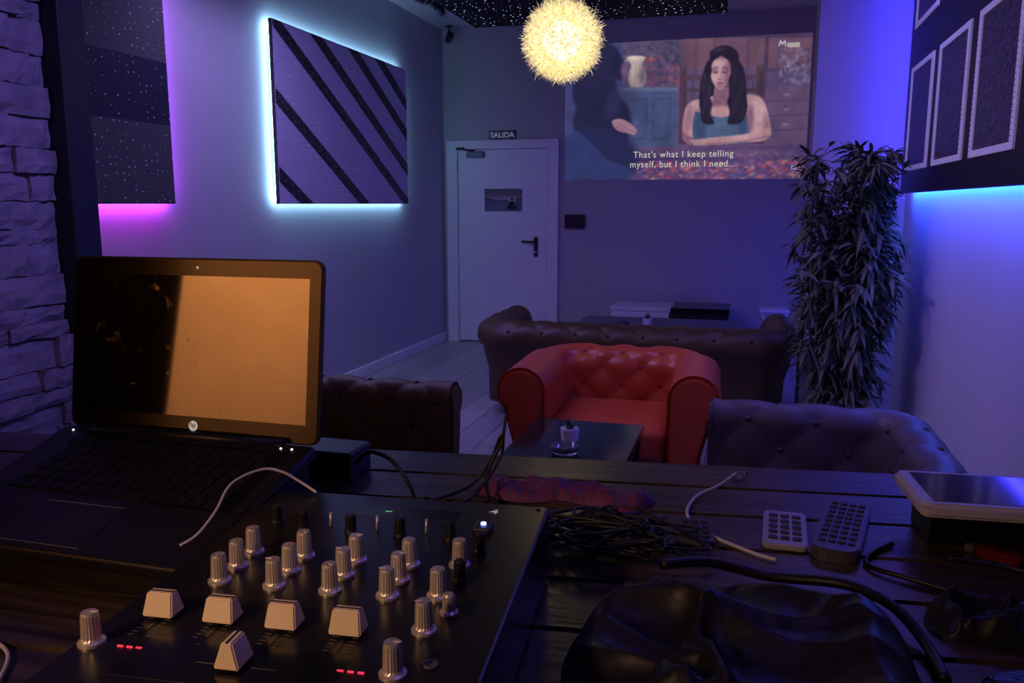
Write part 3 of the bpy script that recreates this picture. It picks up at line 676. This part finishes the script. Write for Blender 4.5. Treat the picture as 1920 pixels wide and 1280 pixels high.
for k in range(12):
    a=k*.5236+random.uniform(-.2,.2); r0=random.uniform(.01,.09); top=random.uniform(1.28,1.72); le=random.uniform(.03,.20)
    if math.cos(a)>.3: le=min(le,.12)
    pts=[(math.cos(a)*(r0+le*math.sin(min(1.0,i/4)*1.57))+random.uniform(-.014,.014),math.sin(a)*(r0+le*math.sin(min(1.0,i/4)*1.57))+random.uniform(-.014,.014),.2+(top-.2)*i/6) for i in range(7)]
    stems.append(tube_data(pts,.008,6,5)); cc=catmull(pts,12)
    for p in cc[5:]:
        zz=p.z
        dens=.35+.65*min(1,max(0,(zz-.35)/.5))
        if random.random()>dens*.72: continue
        for q in range(2):
            az=random.uniform(0,6.28); el=random.uniform(-.35,.8)
            lim=.14+.14*noise.noise(Vector((math.cos(az)*1.5,math.sin(az)*1.5,zz*2.6+k)))+ .06*math.exp(-((zz-.95)/.3)**2)+(.03 if zz>1.4 else 0)
            br=random.uniform(.02,max(.05,lim))
            d=Vector((math.cos(az)*math.cos(el),math.sin(az)*math.cos(el),math.sin(el)))
            b=p+d*br
            if not okp(b): continue
            stems.append(tube_data([p,b],.0016,4,1))
            nl=random.randint(4,7)
            for qq in range(nl):
                f=.4+.6*qq/(nl-1)
                one_leaf(p+d*br*f,az+random.uniform(-1.2,1.2),el+random.uniform(-1.0,.3),random.uniform(.08,.15),random.uniform(.0085,.014),random.uniform(.15,.5))
    for q in range(8): one_leaf(Vector(cc[-1]),random.uniform(0,6.28),random.uniform(-.5,.9),random.uniform(.08,.14),.011,.35)
for zz,dx in ((.98,-.25),(1.02,-.22),(.93,-.27),(.62,-.22),(1.35,-.18),(1.5,-.16),(.85,-.24),(1.12,-.22)):
    p=Vector((dx*.4,random.uniform(-.05,.05),zz-.05)); b=Vector((dx,random.uniform(-.08,.04),zz)); stems.append(tube_data([p,b],.0018,4,1))
    for qq in range(9): one_leaf(p+(b-p)*random.uniform(.5,1),math.pi+random.uniform(-1.2,1.2),random.uniform(-.7,.7),random.uniform(.08,.12),.010,.2)
add('stems',merge(stems,True),mat('bamboo_stem',(.08,.09,.055),.6),r)
add('foliage',merge(leaf),mat('bamboo_leaf',(.11,.125,.075),.7,noise_amt=.45,nscale=14,spec=.25),r,kind='stuff')
# ---------------------------------------------------------------- counter
Z0=.98
def fy(x): return 1.441+.124*x
r=empty('bar_counter',(-.5,.9,0),label='dark rustic plank counter top of the booth',cat='counter')
nb=8; dep=.98; bd=[]
for i in range(nb):
    a,b=dep*i/nb+.0015,dep*(i+1)/nb-.0015; bm=bmesh.new()
    q=[(-1.92,fy(-1.92)-b),(.895,fy(.895)-b),(.895,fy(.895)-a),(-1.92,fy(-1.92)-a)]
    vs=[bm.verts.new((x+.5,y-.9,zz)) for zz in (Z0-.045,Z0) for x,y in q]
    for f in ([3,2,1,0],[4,5,6,7],[0,1,5,4],[1,2,6,5],[2,3,7,6],[3,0,4,7]): bm.faces.new([vs[k] for k in f])
    bmesh.ops.bevel(bm,geom=bm.edges[:],offset=.004,segments=2,affect='EDGES')
    me=bm2me(bm,'b'); bd.append(([v.co.copy() for v in me.vertices],[list(p.vertices) for p in me.polygons]))
add('counter_top',merge(bd),M_wood,r)
add('counter_front',prism([(-1.92+.5,fy(-1.92)-.12-.9),(.895+.5,fy(.895)-.12-.9),(.895+.5,fy(.895)-.08-.9),(-1.92+.5,fy(-1.92)-.08-.9)],0,Z0-.046),M_dwood,r)
# ---------------------------------------------------------------- mixer
MX=empty('dj_mixer',(-.218,.925,Z0),(0,0,math.radians(5.5)),label='black four channel dj mixer with silver knobs',cat='dj mixer')
zt=.09
M_mix=mat('mixer_panel_black',(.018,.016,.020),.30,.3,noise_amt=.15,nscale=6)
add('mixer_body',box(-.345,0,-.46,0,.006,zt,.003),M_mix,MX)
for x,y in ((-.32,-.43),(-.03,-.43),(-.32,-.03),(-.03,-.03)): add('rubber_foot',lathe([(.012,0),(.012,.008)]),M_black,MX,loc=(x,y,0))
KN=lathe([(.0110,0),(.0110,.0025),(.0090,.004),(.0080,.006),(.0071,.0255),(.0062,.028),(0.001,.0282)],40,False,ridges=1,ridge_amp=.05,rz=(.005,.026))
M_ptr=mat('pointer_white',(.8,.8,.8),.5)
PT=box(-.0007,.0007,-.0075,-.001,.0281,.0287); PT.materials.append(M_ptr)
KS=lathe([(.0085,0),(.0085,.002),(.0062,.004),(.0056,.017),(.004,.019),(.001,.019)],30,False,ridges=1,ridge_amp=.05,rz=(.003,.018))
KB=lathe([(.0075,0),(.0075,.002),(.0062,.004),(.0058,.020),(.004,.022),(.001,.022)],30,False,ridges=1,ridge_amp=.05,rz=(.003,.021))
for m_ in (KN,KS): m_.materials.append(M_silver)
KB.materials.append(M_black)
cols=(-.286,-.2295,-.173,-.1165)
def knob(x,y,me=KN,nm='knob',s=1):
    o=add(nm,me,None,MX,loc=(x,y,zt)); o.rotation_euler=(0,0,random.uniform(-2,2)); 
    if me is KN:
        add('pointer_line',PT,None,o)
    return o
for cx in cols:
    for y in (-.255,-.221,-.187): knob(cx,y)
for x,y in ((-.331,-.379),(-.0696,-.379),(-.065,-.310),(-.0699,-.2468),(-.0665,-.1786)): knob(x,y)
knob(-.052,-.276,KS)
for x in (-.262,-.2055,-.149,-.0925): 
    knob(x,-.118,KB)
for x,y in ((-.30,-.105),(-.054,-.142),(-.058,-.212)): knob(x,y,KB)
def frustum(w,d,w2,d2,h):
    vs=[(-w/2,-d/2,0),(w/2,-d/2,0),(w/2,d/2,0),(-w/2,d/2,0),(-w2/2,-d2/2,h),(w2/2,-d2/2,h),(w2/2,d2/2,h),(-w2/2,d2/2,h)]
    m_=mesh('f',vs,[[3,2,1,0],[4,5,6,7],[0,1,5,4],[1,2,6,5],[2,3,7,6],[3,0,4,7]]); bm=bmesh.new(); bm.from_mesh(m_); bmesh.ops.bevel(bm,geom=bm.edges[:],offset=.0012,segments=2,affect='EDGES'); bm.to_mesh(m_); bm.free(); return m_
FC=frustum(.029,.022,.024,.010,.020); FC.materials.append(M_cap)
SL=box(-.002,.002,-.03,.03,0,.0006); SL.materials.append(M_blackg)
for x in (-.300,-.243,-.185,-.127):
    add('fader_slot',SL,None,MX,loc=(x,-.335,zt)); 
    o=add('fader_cap',FC,None,MX,loc=(x,-.325,zt+.003)); add('cap_line',box(-.0118,.0118,-.0008,.0008,0,.0005),M_black,o,loc=(0,0,.0199)); add('fader_stem',box(-.003,.003,-.001,.001,-.004,0),M_silver,o)
add('crossfader_slot',box(-.035,.035,-.002,.002,0,.0006),M_blackg,MX,loc=(-.195,-.388,zt))
o=add('crossfader_cap',frustum(.022,.027,.009,.021,.021),M_cap,MX,loc=(-.1976,-.388,zt+.003)); add('cap_line',box(-.0008,.0008,-.0104,.0104,0,.0005),M_black,o,loc=(0,0,.0209)); add('fader_stem',box(-.001,.001,-.003,.003,-.004,0),M_silver,o)
add('crossfader_plate',box(-.29,-.11,-.418,-.358,zt,zt+.0003),M_blackg,MX)
M_redled=emis('led_red',(1,.02,.05),2.2); RL=box(-.0025,.0025,-.0007,.0007,0,.0010); RL.materials.append(M_redled)
for x0,y in ((-.2959,-.3794),(-.1033,-.3813)):
    for k in (-.0085,0,.0085): add('level_light',RL,None,MX,loc=(x0+k,y,zt))
o=add('usb_dongle',box(-.072,-.052,-.10,-.074,zt,zt+.008,.002),M_black,MX); add('blue_light',lathe([(.0032,0),(.0032,.002),(.001,.003)]),emis('led_blue_dot',(.15,.2,1),7),o,loc=(-.062,-.087,zt+.008))
LV=tube([(0,0,0),(0,.002,.016)],[.0018,.0018,.0026],8,1); LV.materials.append(M_silver)
for x in (-.235,-.18,-.123): add('toggle_switch',LV,None,MX,loc=(x,-.105,zt))
add('meter_light',box(-.004,.004,-.0006,.0006,0,.0006),emis('led_green_dim',(.2,.9,.3),.5),MX,loc=(-.185,-.05,zt+.0003))
add('display_window',box(-.225,-.10,-.062,-.036,zt,zt+.0004),M_blackg,MX)
M_ink=mat('panel_print',(.20,.19,.22),.5); M_inkw=emis('logo_white',(.8,.8,.85),.22)
add('logo_lettering',text_me('NUO',.034,.010),mat('logo_dim',(.05,.05,.06),.3),MX,loc=(-.105,-.034,zt+.0003))
add('logo_numeral',text_me('4',.011,.0135,bold=.02),M_inkw,MX,loc=(-.068,-.034,zt+.0003))
tk=[]
for cx in cols:
    for y in (-.255,-.221,-.187):
        for i in range(11):
            a=math.radians(-60+30*i); rr=.0145
            x,yy=cx+rr*math.cos(a),y+rr*math.sin(a); tk.append(boxd(x-.0003,x+.0003,yy-.0003,yy+.0003,zt,zt+.0003))
for x in (-.300,-.243,-.185,-.127):
    for i in range(11):
        y=-.36+.0055*i; tk.append(boxd(x-.011,x-.006,y-.0002,y+.0002,zt,zt+.0003)); tk.append(boxd(x+.006,x+.011,y-.0002,y+.0002,zt,zt+.0003))
add('scale_print',merge(tk),M_ink,MX,kind='stuff')
for x,y in ((-.012,-.012),(-.012,-.44),(-.335,-.44),(-.335,-.012)): add('screw',lathe([(.003,0),(.0025,.0012)]),M_black,MX,loc=(x,y,zt))
add('headphone_jack',lathe([(.007,0),(.007,.0015),(.004,.0015),(.004,.0005)]),M_dgrey,MX,loc=(-.045,-.36,zt))
# ---------------------------------------------------------------- laptop stand + laptop
xl,xr=-.984,-.5635; LW=xr-xl
add('laptop_stand',prism([(.745,Z0),(1.0,Z0),(1.0,1.0815),(.745,1.0125)],xl+.03,xr-.02,bev=.003,axis='x'),M_black,label='black sloped riser under the laptop',cat='laptop stand')
L=empty('laptop',(xl,.727,1.0),label='open black laptop with glossy screen on a riser',cat='laptop')
sl=math.atan2(.07,.26)
M_lap=mat('laptop_dark',(.025,.023,.032),.33,.3); 
LB=add('laptop_base',box(0,LW,0,.27,0,.018,.005,3),M_lap,L,loc=(0,0,.0138),rot=(sl,0,0),label='dark keyboard half')
keys=[]; kx=(LW-.39)/2
for rr_ in range(6):
    n=15; kw=.0215
    for k in range(n):
        x0=kx+.033+k*kw+(.003*rr_ if rr_<5 else 0); 
        if x0+kw>kx+.372: continue
        if rr_==0 and 4<k<10:
            if k==5: keys.append(boxd(kx+.033+5*kw,kx+.033+10*kw-.003,.112,.112+.015,.018,.0205))
            continue
        keys.append(boxd(x0,x0+kw-.003,.112+rr_*.0215,.112+rr_*.0215+.0185,.018,.0205))
add('keyboard_tray',box(kx+.022,kx+.374,.106,.246,.018,.0184),M_blackg,LB)
add('keyboard',merge(keys),mat('key_black',(.012,.012,.016),.5),LB)
tx=kx+.115
add('touchpad',box(tx,tx+.12,.012,.092,.018,.0186,0),mat('touchpad_grey',(.03,.03,.045),.25,.3),LB)
add('touchpad_edge',box(tx,tx+.12,.0916,.0922,.0186,.0190),M_silver,LB)
add('touchpad_edge',box(tx,tx+.12,.0118,.0124,.0186,.0190),M_silver,LB)
M_wl=emis('led_white',(.9,.9,1),3)
for x in (.026,LW-.045,LW-.028): add('indicator_light',lathe([(.0016,0),(.0016,.001)]),M_wl,LB,loc=(x,.255,.018))
add('hinge',tube([(.05,.268,.016),(LW-.05,.268,.016)],.008,12,1),M_black,LB)
tl=math.atan2(.252,.036)
M_bez=mat('bezel_gloss',(.11,.105,.10),.14,1.0,noise_amt=.05)
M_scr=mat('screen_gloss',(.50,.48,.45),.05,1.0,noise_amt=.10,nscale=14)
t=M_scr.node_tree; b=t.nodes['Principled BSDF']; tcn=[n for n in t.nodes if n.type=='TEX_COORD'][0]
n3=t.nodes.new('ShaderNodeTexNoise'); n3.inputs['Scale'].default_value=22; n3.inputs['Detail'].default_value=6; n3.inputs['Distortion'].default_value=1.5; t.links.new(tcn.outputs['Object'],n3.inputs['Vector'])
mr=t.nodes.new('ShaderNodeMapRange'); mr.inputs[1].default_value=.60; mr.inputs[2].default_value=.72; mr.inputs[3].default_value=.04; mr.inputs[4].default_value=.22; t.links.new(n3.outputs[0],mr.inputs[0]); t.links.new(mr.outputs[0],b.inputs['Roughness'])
lid_loc=(0,.264,.0975)
LI=add('laptop_lid',prism(rrect(LW,.258,.014,LW/2,.129),-.008,0,bev=.0015),M_lap,L,loc=lid_loc,rot=(tl,0,0),label='raised lid')
add('bezel',prism(rrect(LW-.006,.252,.012,LW/2,.129),0,.0012),M_bez,LI)
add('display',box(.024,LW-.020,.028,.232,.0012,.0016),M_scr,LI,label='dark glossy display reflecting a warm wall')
M_hp=emis('laptop_logo_pale',lin((225,215,200)),.5)
cxl=LW/2+.008
ring=[(cxl+.0075*math.cos(a*math.pi/16),.0145+.0075*math.sin(a*math.pi/16)) for a in range(32)]
add('logo_disc',prism(ring,.0012,.0016),M_hp,LI); add('logo_letters',text_me('hp',.0092,.0100,bold=.01),M_black,LI,loc=(cxl-.0046,.0128,.0019))
add('webcam',lathe([(.002,0),(.002,.0006)]),M_hp,LI,loc=(cxl,.244,.0012))
r=add('equipment_case',box(-.80,-.612,1.175,1.255,Z0,1.028,.004),M_black,label='small black electronics case behind the laptop',cat='electronics case')
for x in (-.78,-.63): add('case_screw',lathe([(.004,0),(.003,.002)]),M_black,r,loc=(x,1.176,1.015),rot=(math.pi/2,0,0))
# ---------------------------------------------------------------- cables
def cable(name,pts,rad,m,label,**k): return add(name,tube(pts,rad,8,8),m,label=label,cat='cable',**k)
cable('white_cable',[(-.508,.885,1.0735),(-.53,.885,1.085),(-.55,.875,1.100),(-.57,.862,1.105),(-.587,.824,1.098),(-.583,.785,1.078),(-.585,.753,1.062),(-.595,.735,1.055)],.0018,M_wcable,'thin white cable curving over the laptop edge')
cable('black_cable',[(-.60,1.17,1.015),(-.57,1.16,1.04),(-.52,1.14,1.035),(-.48,1.12,1.0),(-.46,1.08,Z0+.004),(-.45,1.03,Z0+.004)],.0035,M_cable,'black cable leaving the case toward the mixer')
cable('black_cable',[(-.46,1.10,Z0+.004),(-.40,1.16,1.0),(-.37,1.175,1.04),(-.357,1.18,1.075),(-.353,1.18,1.07),(-.37,1.165,1.03),(-.365,1.14,1.0),(-.34,1.12,Z0+.004)],.0028,M_cable,'black cable looping upright above the counter')
cable('black_cable',[(-.42,1.07,Z0+.004),(-.38,1.12,1.0),(-.35,1.155,1.05),(-.345,1.16,1.09),(-.343,1.165,1.115)],.0022,M_cable,'stiff black cable end pointing upward')
cable('white_cable',[(-.005,1.36,.992),(-.03,1.31,Z0+.006),(-.063,1.25,Z0+.004),(-.07,1.17,Z0+.004),(-.04,1.11,Z0+.004),(.02,1.06,Z0+.004),(.05,1.045,Z0+.004)],.0026,M_wcable,'white network cable lying on the counter')
add('cable_plug',box(-.008,.008,-.012,.012,0,.01,.002),M_glass,loc=(.002,1.375,Z0+.002),rot=(0,0,-.5),label='clear network plug at the cable end',cat='plug')
ds=[]
for k in range(17):
    cx,cy=-.16+random.uniform(-.03,.04),1.04+random.uniform(-.02,.015); rx,ry=random.uniform(.035,.115),random.uniform(.02,.06); ph=random.uniform(0,6.28); rot=random.uniform(-.9,.7)
    pts=[]
    for i in range(12):
        a=ph+i*random.choice((.40,.48,.58)); x=rx*math.cos(a)+random.uniform(-.016,.016); y=ry*math.sin(a)+random.uniform(-.012,.012)
        pts.append((cx+x*math.cos(rot)-y*math.sin(rot),cy+x*math.sin(rot)+y*math.cos(rot),Z0+.004+k*.0014+random.uniform(0,.014)))
    ds.append(tube_data(pts,random.choice((.0018,.0022,.0028)),7,7))
add('cable_tangle',merge(ds,True),M_cable,label='tangled bundle of black cables on the counter',cat='cables')
cable('black_cable',[(.20,1.14,Z0+.004),(.17,1.10,Z0+.004),(.16,1.06,Z0+.004),(.20,1.03,Z0+.006),(.28,1.0,Z0+.004),(.35,1.01,Z0+.004),(.37,1.06,Z0+.004),(.33,1.10,Z0+.004),(.26,1.11,Z0+.004)],.0035,M_cable,'black cable coiled in a wide loop')
cable('white_cable',[(.34,.94,Z0+.004),(.355,.965,Z0+.006),(.38,.99,Z0+.02),(.42,1.01,Z0+.012),(.50,1.02,Z0+.004)],.003,M_wcable,'white cable beside the black bag')
cable('white_cable',[(-.62,.50,Z0+.004),(-.66,.55,Z0+.004),(-.70,.60,Z0+.004),(-.76,.62,Z0+.004),(-.85,.63,Z0+.004)],.0022,M_wcable,'thin white cable lying beside the mixer')
m_s,t,b=nt('patterned_strap'); tc=t.nodes.new('ShaderNodeTexCoord'); ck=t.nodes.new('ShaderNodeTexChecker'); ck.inputs['Scale'].default_value=170
ck.inputs['Color1'].default_value=(.28,.03,.09,1); ck.inputs['Color2'].default_value=(.09,.055,.19,1); t.links.new(tc.outputs['Object'],ck.inputs[0]); t.links.new(ck.outputs[0],b.inputs['Base Color']); b.inputs['Roughness'].default_value=.6
def crumple(name,pts,w,hh,m,label,cat,seed):
    C_=catmull(pts,10); vs=[];fs=[]; nw=13
    for i,c_ in enumerate(C_):
        d=(C_[min(i+1,len(C_)-1)]-C_[max(i-1,0)]); d.z=0; d.normalize(); n_=Vector((-d.y,d.x,0))
        e=min(1,min(i,len(C_)-1-i)/3)
        for k in range(nw):
            u_=2*k/(nw-1)-1; nz=noise.noise(Vector((i*.16+seed,u_*1.6,seed))); nz2=abs(noise.noise(Vector((i*.3,u_*2.5+seed,2))))
            ww=w/2*(1+.35*noise.noise(Vector((i*.12,seed,0))))
            vs.append(c_+n_*u_*ww+Vector((0,0,hh*(1-u_**4)*(.35+.4*e+.7*nz-.6*nz2) if abs(u_)<.99 and e>0 else 0)))
            vs[-1].z=max(vs[-1].z,c_.z)
    for i in range(len(C_)-1):
        for k in range(nw-1): fs.append([i*nw+k,i*nw+k+1,(i+1)*nw+k+1,(i+1)*nw+k])
    return add(name,mesh(name,vs,fs,True),m,label=label,cat=cat)
crumple('patterned_cloth',[(-.395,1.215,Z0+.001),(-.33,1.20,Z0+.001),(-.27,1.22,Z0+.001),(-.20,1.21,Z0+.001),(-.135,1.185,Z0+.001)],.070,.024,m_s,'maroon and blue patterned cloth crumpled on the counter','cloth',2.3)
# ---------------------------------------------------------------- remotes
def remote(loc,rot,w,l,h,m,mbtn,rows,colsn,label,round_=.008):
    r=empty('remote_control',loc,(0,0,rot),label=label,cat='remote control')
    add('remote_body',prism(rrect(w,l,round_),0,h,bev=.002),m,r)
    for i in range(rows):
        for j in range(colsn):
            bw=w*.62/colsn; bl=l*.7/rows*.55
            x=(j-(colsn-1)/2)*w*.8/colsn; y=(i-(rows-1)/2)*l*.8/rows
            if rows==5 and i==2: bl*=1.2
            add('remote_button',prism(rrect(bw,bl,min(bw,bl)*.3,n=3),h-.0002,h+.002),mbtn,r,loc=(x,y,0))
M_rs=mat('remote_silver',(.50,.50,.54),.4,.2); M_rg=mat('remote_grey',(.09,.09,.12),.35); M_btn=mat('remote_button_dark',(.03,.03,.045),.5); M_btng=mat('remote_button_grey',(.025,.025,.035),.45)
remote((.064,1.15,Z0),-.03,.058,.128,.008,M_rs,M_btn,5,3,'small silver card remote with dark buttons')
remote((.140,1.165,Z0),-.2,.060,.21,.018,M_rg,M_btng,9,4,'dark grey rounded remote with many buttons',.02)
remote((-.055,1.11,Z0),.1,.05,.085,.008,M_rg,M_btng,4,3,'small dark remote lying among the cables')
# ---------------------------------------------------------------- tablet unit
T_=empty('tablet',(.335,1.19,Z0),(0,0,math.radians(5)),label='white bordered tablet raised on a dark wedge base',cat='tablet')
add('tablet_body',prism(rrect(.235,.145,.014),.055,.074,bev=.005),M_white,T_); add('tablet_screen',prism(rrect(.198,.118,.003),.074,.0745),mat('tablet_glass',(.09,.09,.13),.10,.6),T_)
add('home_button',lathe([(.005,0),(.005,.0006)]),M_rs,T_,loc=(.108,0,.0738))
add('wedge_base',prism([(-.02,0),(.065,0),(.065,.0545),(-.035,.0545)],-.09,.09,bev=.002,axis='x'),M_black,T_)
s=add('red_lighter',prism(rrect(.022,.055,.008),0,.012,bev=.002),mat('red_plastic',(.22,.012,.012),.3),loc=(.325,1.135,Z0),rot=(0,0,1.0),label='small red plastic lighter under the tablet edge',cat='lighter'); add('metal_cap',box(-.008,.008,.0275,.039,.001,.011,.001),M_dgrey,s)
# ---------------------------------------------------------------- black bag : draped cloth with soft ridged folds
def draped(cx,cy,wx,wy,hh,seed,n=120,fr=1.0):
    rs=random.Random(seed); folds=[]
    for _ in range(9):
        a=rs.uniform(0,math.pi); folds.append((a,rs.uniform(-.8,.8),rs.uniform(.07,.16),rs.uniform(.35,1.0),rs.uniform(-.4,.4)))
    vs=[];fs=[]
    for j in range(n):
        for i in range(n):
            u_,v_=2*i/(n-1)-1,2*j/(n-1)-1
            ang=math.atan2(v_,u_); rad=math.hypot(u_,v_)
            # squircle-like irregular outline
            k_=max(abs(u_),abs(v_))/(rad+1e-6); sc=1-.32*(1-k_)*1.6+.10*noise.noise(Vector((math.cos(ang)*1.3+seed,math.sin(ang)*1.3,0)))
            e=max(0,1-max(abs(u_),abs(v_))**6)
            w1=.22*noise.noise(Vector((u_*1.1+seed,v_*1.1,1))); w2=.22*noise.noise(Vector((u_*1.1,v_*1.1+seed,4)))
            uu,vv_=u_+w1,v_+w2; h_=.22+.25*noise.noise(Vector((uu*1.2,vv_*1.2,seed)))
            for a,off,wd,am,tw in folds:
                dd=uu*math.cos(a)+vv_*math.sin(a)-off+tw*(-uu*math.sin(a)+vv_*math.cos(a))**2*.4
                h_+=am*.55*math.exp(-abs(dd/wd)**1.3)
            h_+=.05*noise.noise(Vector((u_*6,v_*6,seed)))
            vs.append((cx+wx*u_*sc,cy+wy*v_*sc,Z0+.001+hh*min(1.15,max(.05,h_))*e**.6))
    for j in range(n-1):
        for i in range(n-1): fs.append([j*n+i,j*n+i+1,(j+1)*n+i+1,(j+1)*n+i])
    return mesh('draped',vs,fs,True)
M_bag=mat('black_leather_soft',(.014,.012,.015),.44,noise_amt=.3,bump=.06,bscale=140)
bg=empty('leather_bag',(0,0,0),label='soft black leather bag collapsed in folds on counter',cat='bag')
add('bag_body',draped(.012,.79,.165,.165,.050,11),M_bag,bg)
add('bag_strap',tube([(-.08,.90,Z0+.045),(-.03,.955,Z0+.03),(.04,.975,Z0+.012),(.12,.96,Z0+.02),(.165,.915,Z0+.022),(.19,.86,Z0+.010),(.195,.80,Z0+.008)],.006,10),M_bag,bg)
add('black_cloth',draped(.265,.935,.062,.048,.034,5,60),M_bag,label='small bunched piece of black cloth',cat='cloth')
r=empty('leather_case',(.368,.745,Z0),(0,0,math.radians(26)),label='flat black leather case with gold zipper',cat='case')
add('case_body',prism(rrect(.26,.19,.02),0,.036,bev=.008),mat('black_leather',(.02,.017,.017),.35,bump=.3,bscale=150),r)
add('zipper',box(-.1315,-.1285,-.075,.075,.019,.024),mat('gold_zip',(.8,.5,.18),.3,.9),r)
# ---------------------------------------------------------------- lights
def area(name,loc,tgt,sx,sy,col,p,spread=None):
    l=bpy.data.lights.new(name,'AREA'); l.shape='RECTANGLE'; l.size=sx; l.size_y=sy; l.color=col; l.energy=p
    if spread: l.spread=math.radians(spread)
    o=bpy.data.objects.new(name,l); COL.objects.link(o); o.location=loc; o.rotation_euler=(Vector(tgt)-Vector(loc)).to_track_quat('-Z','Y').to_euler()
    return o
area('fill_violet_overhead',(-1.9,5.2,3.1),(-1.6,5.8,0),.6,3.6,(.39,.31,1.0),44,150)  # added ambient fill for violet LED and projector spill, no real fixture
area('fill_blue_overhead',(.45,4.3,3.1),(-.2,4.7,0),.5,2.6,(.24,.17,1.0),42,150)  # added blue ambient fill over the right side, no real fixture
area('fill_mauve_right_wall',(-1.6,2.6,3.0),(.9,3.9,.9),.4,.4,(.48,.31,1.0),14,80)  # added fill that tints the lower right wall pinkish violet
area('fill_panel_wash',(.77,3.8,1.475),(.9,3.8,1.1),2.9,.02,(.05,.04,1.0),9)  # extra light added to spread the LED strip's blue further down the wall
area('lamp_booth_blue',(.45,.7,3.05),(-.9,.9,1.0),.6,.6,(.26,.16,1.0),2.6)
area('fill_stone_blue',(.2,1.5,2.9),(-2.0,1.9,1.6),.3,.3,(.26,.19,1.0),2.4,50)  # added fill that brightens the stone wall
area('fill_booth_warm',(-.85,-.40,1.75),(-.42,.62,1.07),.12,.12,(1,.56,.28),.5,50)  # added warm fill for the mixer faders, boosting the weak wall bounce
sp=bpy.data.lights.new('lamp_booth_warm','SPOT'); sp.energy=108; sp.color=(1,.42,.12); sp.spot_size=math.radians(64); sp.spot_blend=.8; sp.shadow_soft_size=.03
o=bpy.data.objects.new('lamp_booth_warm',sp); COL.objects.link(o); o.location=(-1.55,.35,2.35); o.rotation_euler=(Vector((-1.80,-.5,1.54))-Vector(o.location)).to_track_quat('-Z','Y').to_euler()
W=bpy.data.worlds.new('world'); S.world=W; W.use_nodes=True; W.node_tree.nodes['Background'].inputs[0].default_value=(.10,.08,.5,1); W.node_tree.nodes['Background'].inputs[1].default_value=.02
# ---------------------------------------------------------------- camera
cam=bpy.data.cameras.new('camera'); co=bpy.data.objects.new('camera',cam); COL.objects.link(co); S.camera=co
cam.sensor_width=36; cam.lens=1550/1920*36; cam.clip_start=.02
co.location=(0,0,1.43); co.rotation_euler=(math.radians(90-9.45),0,math.radians(15.98))
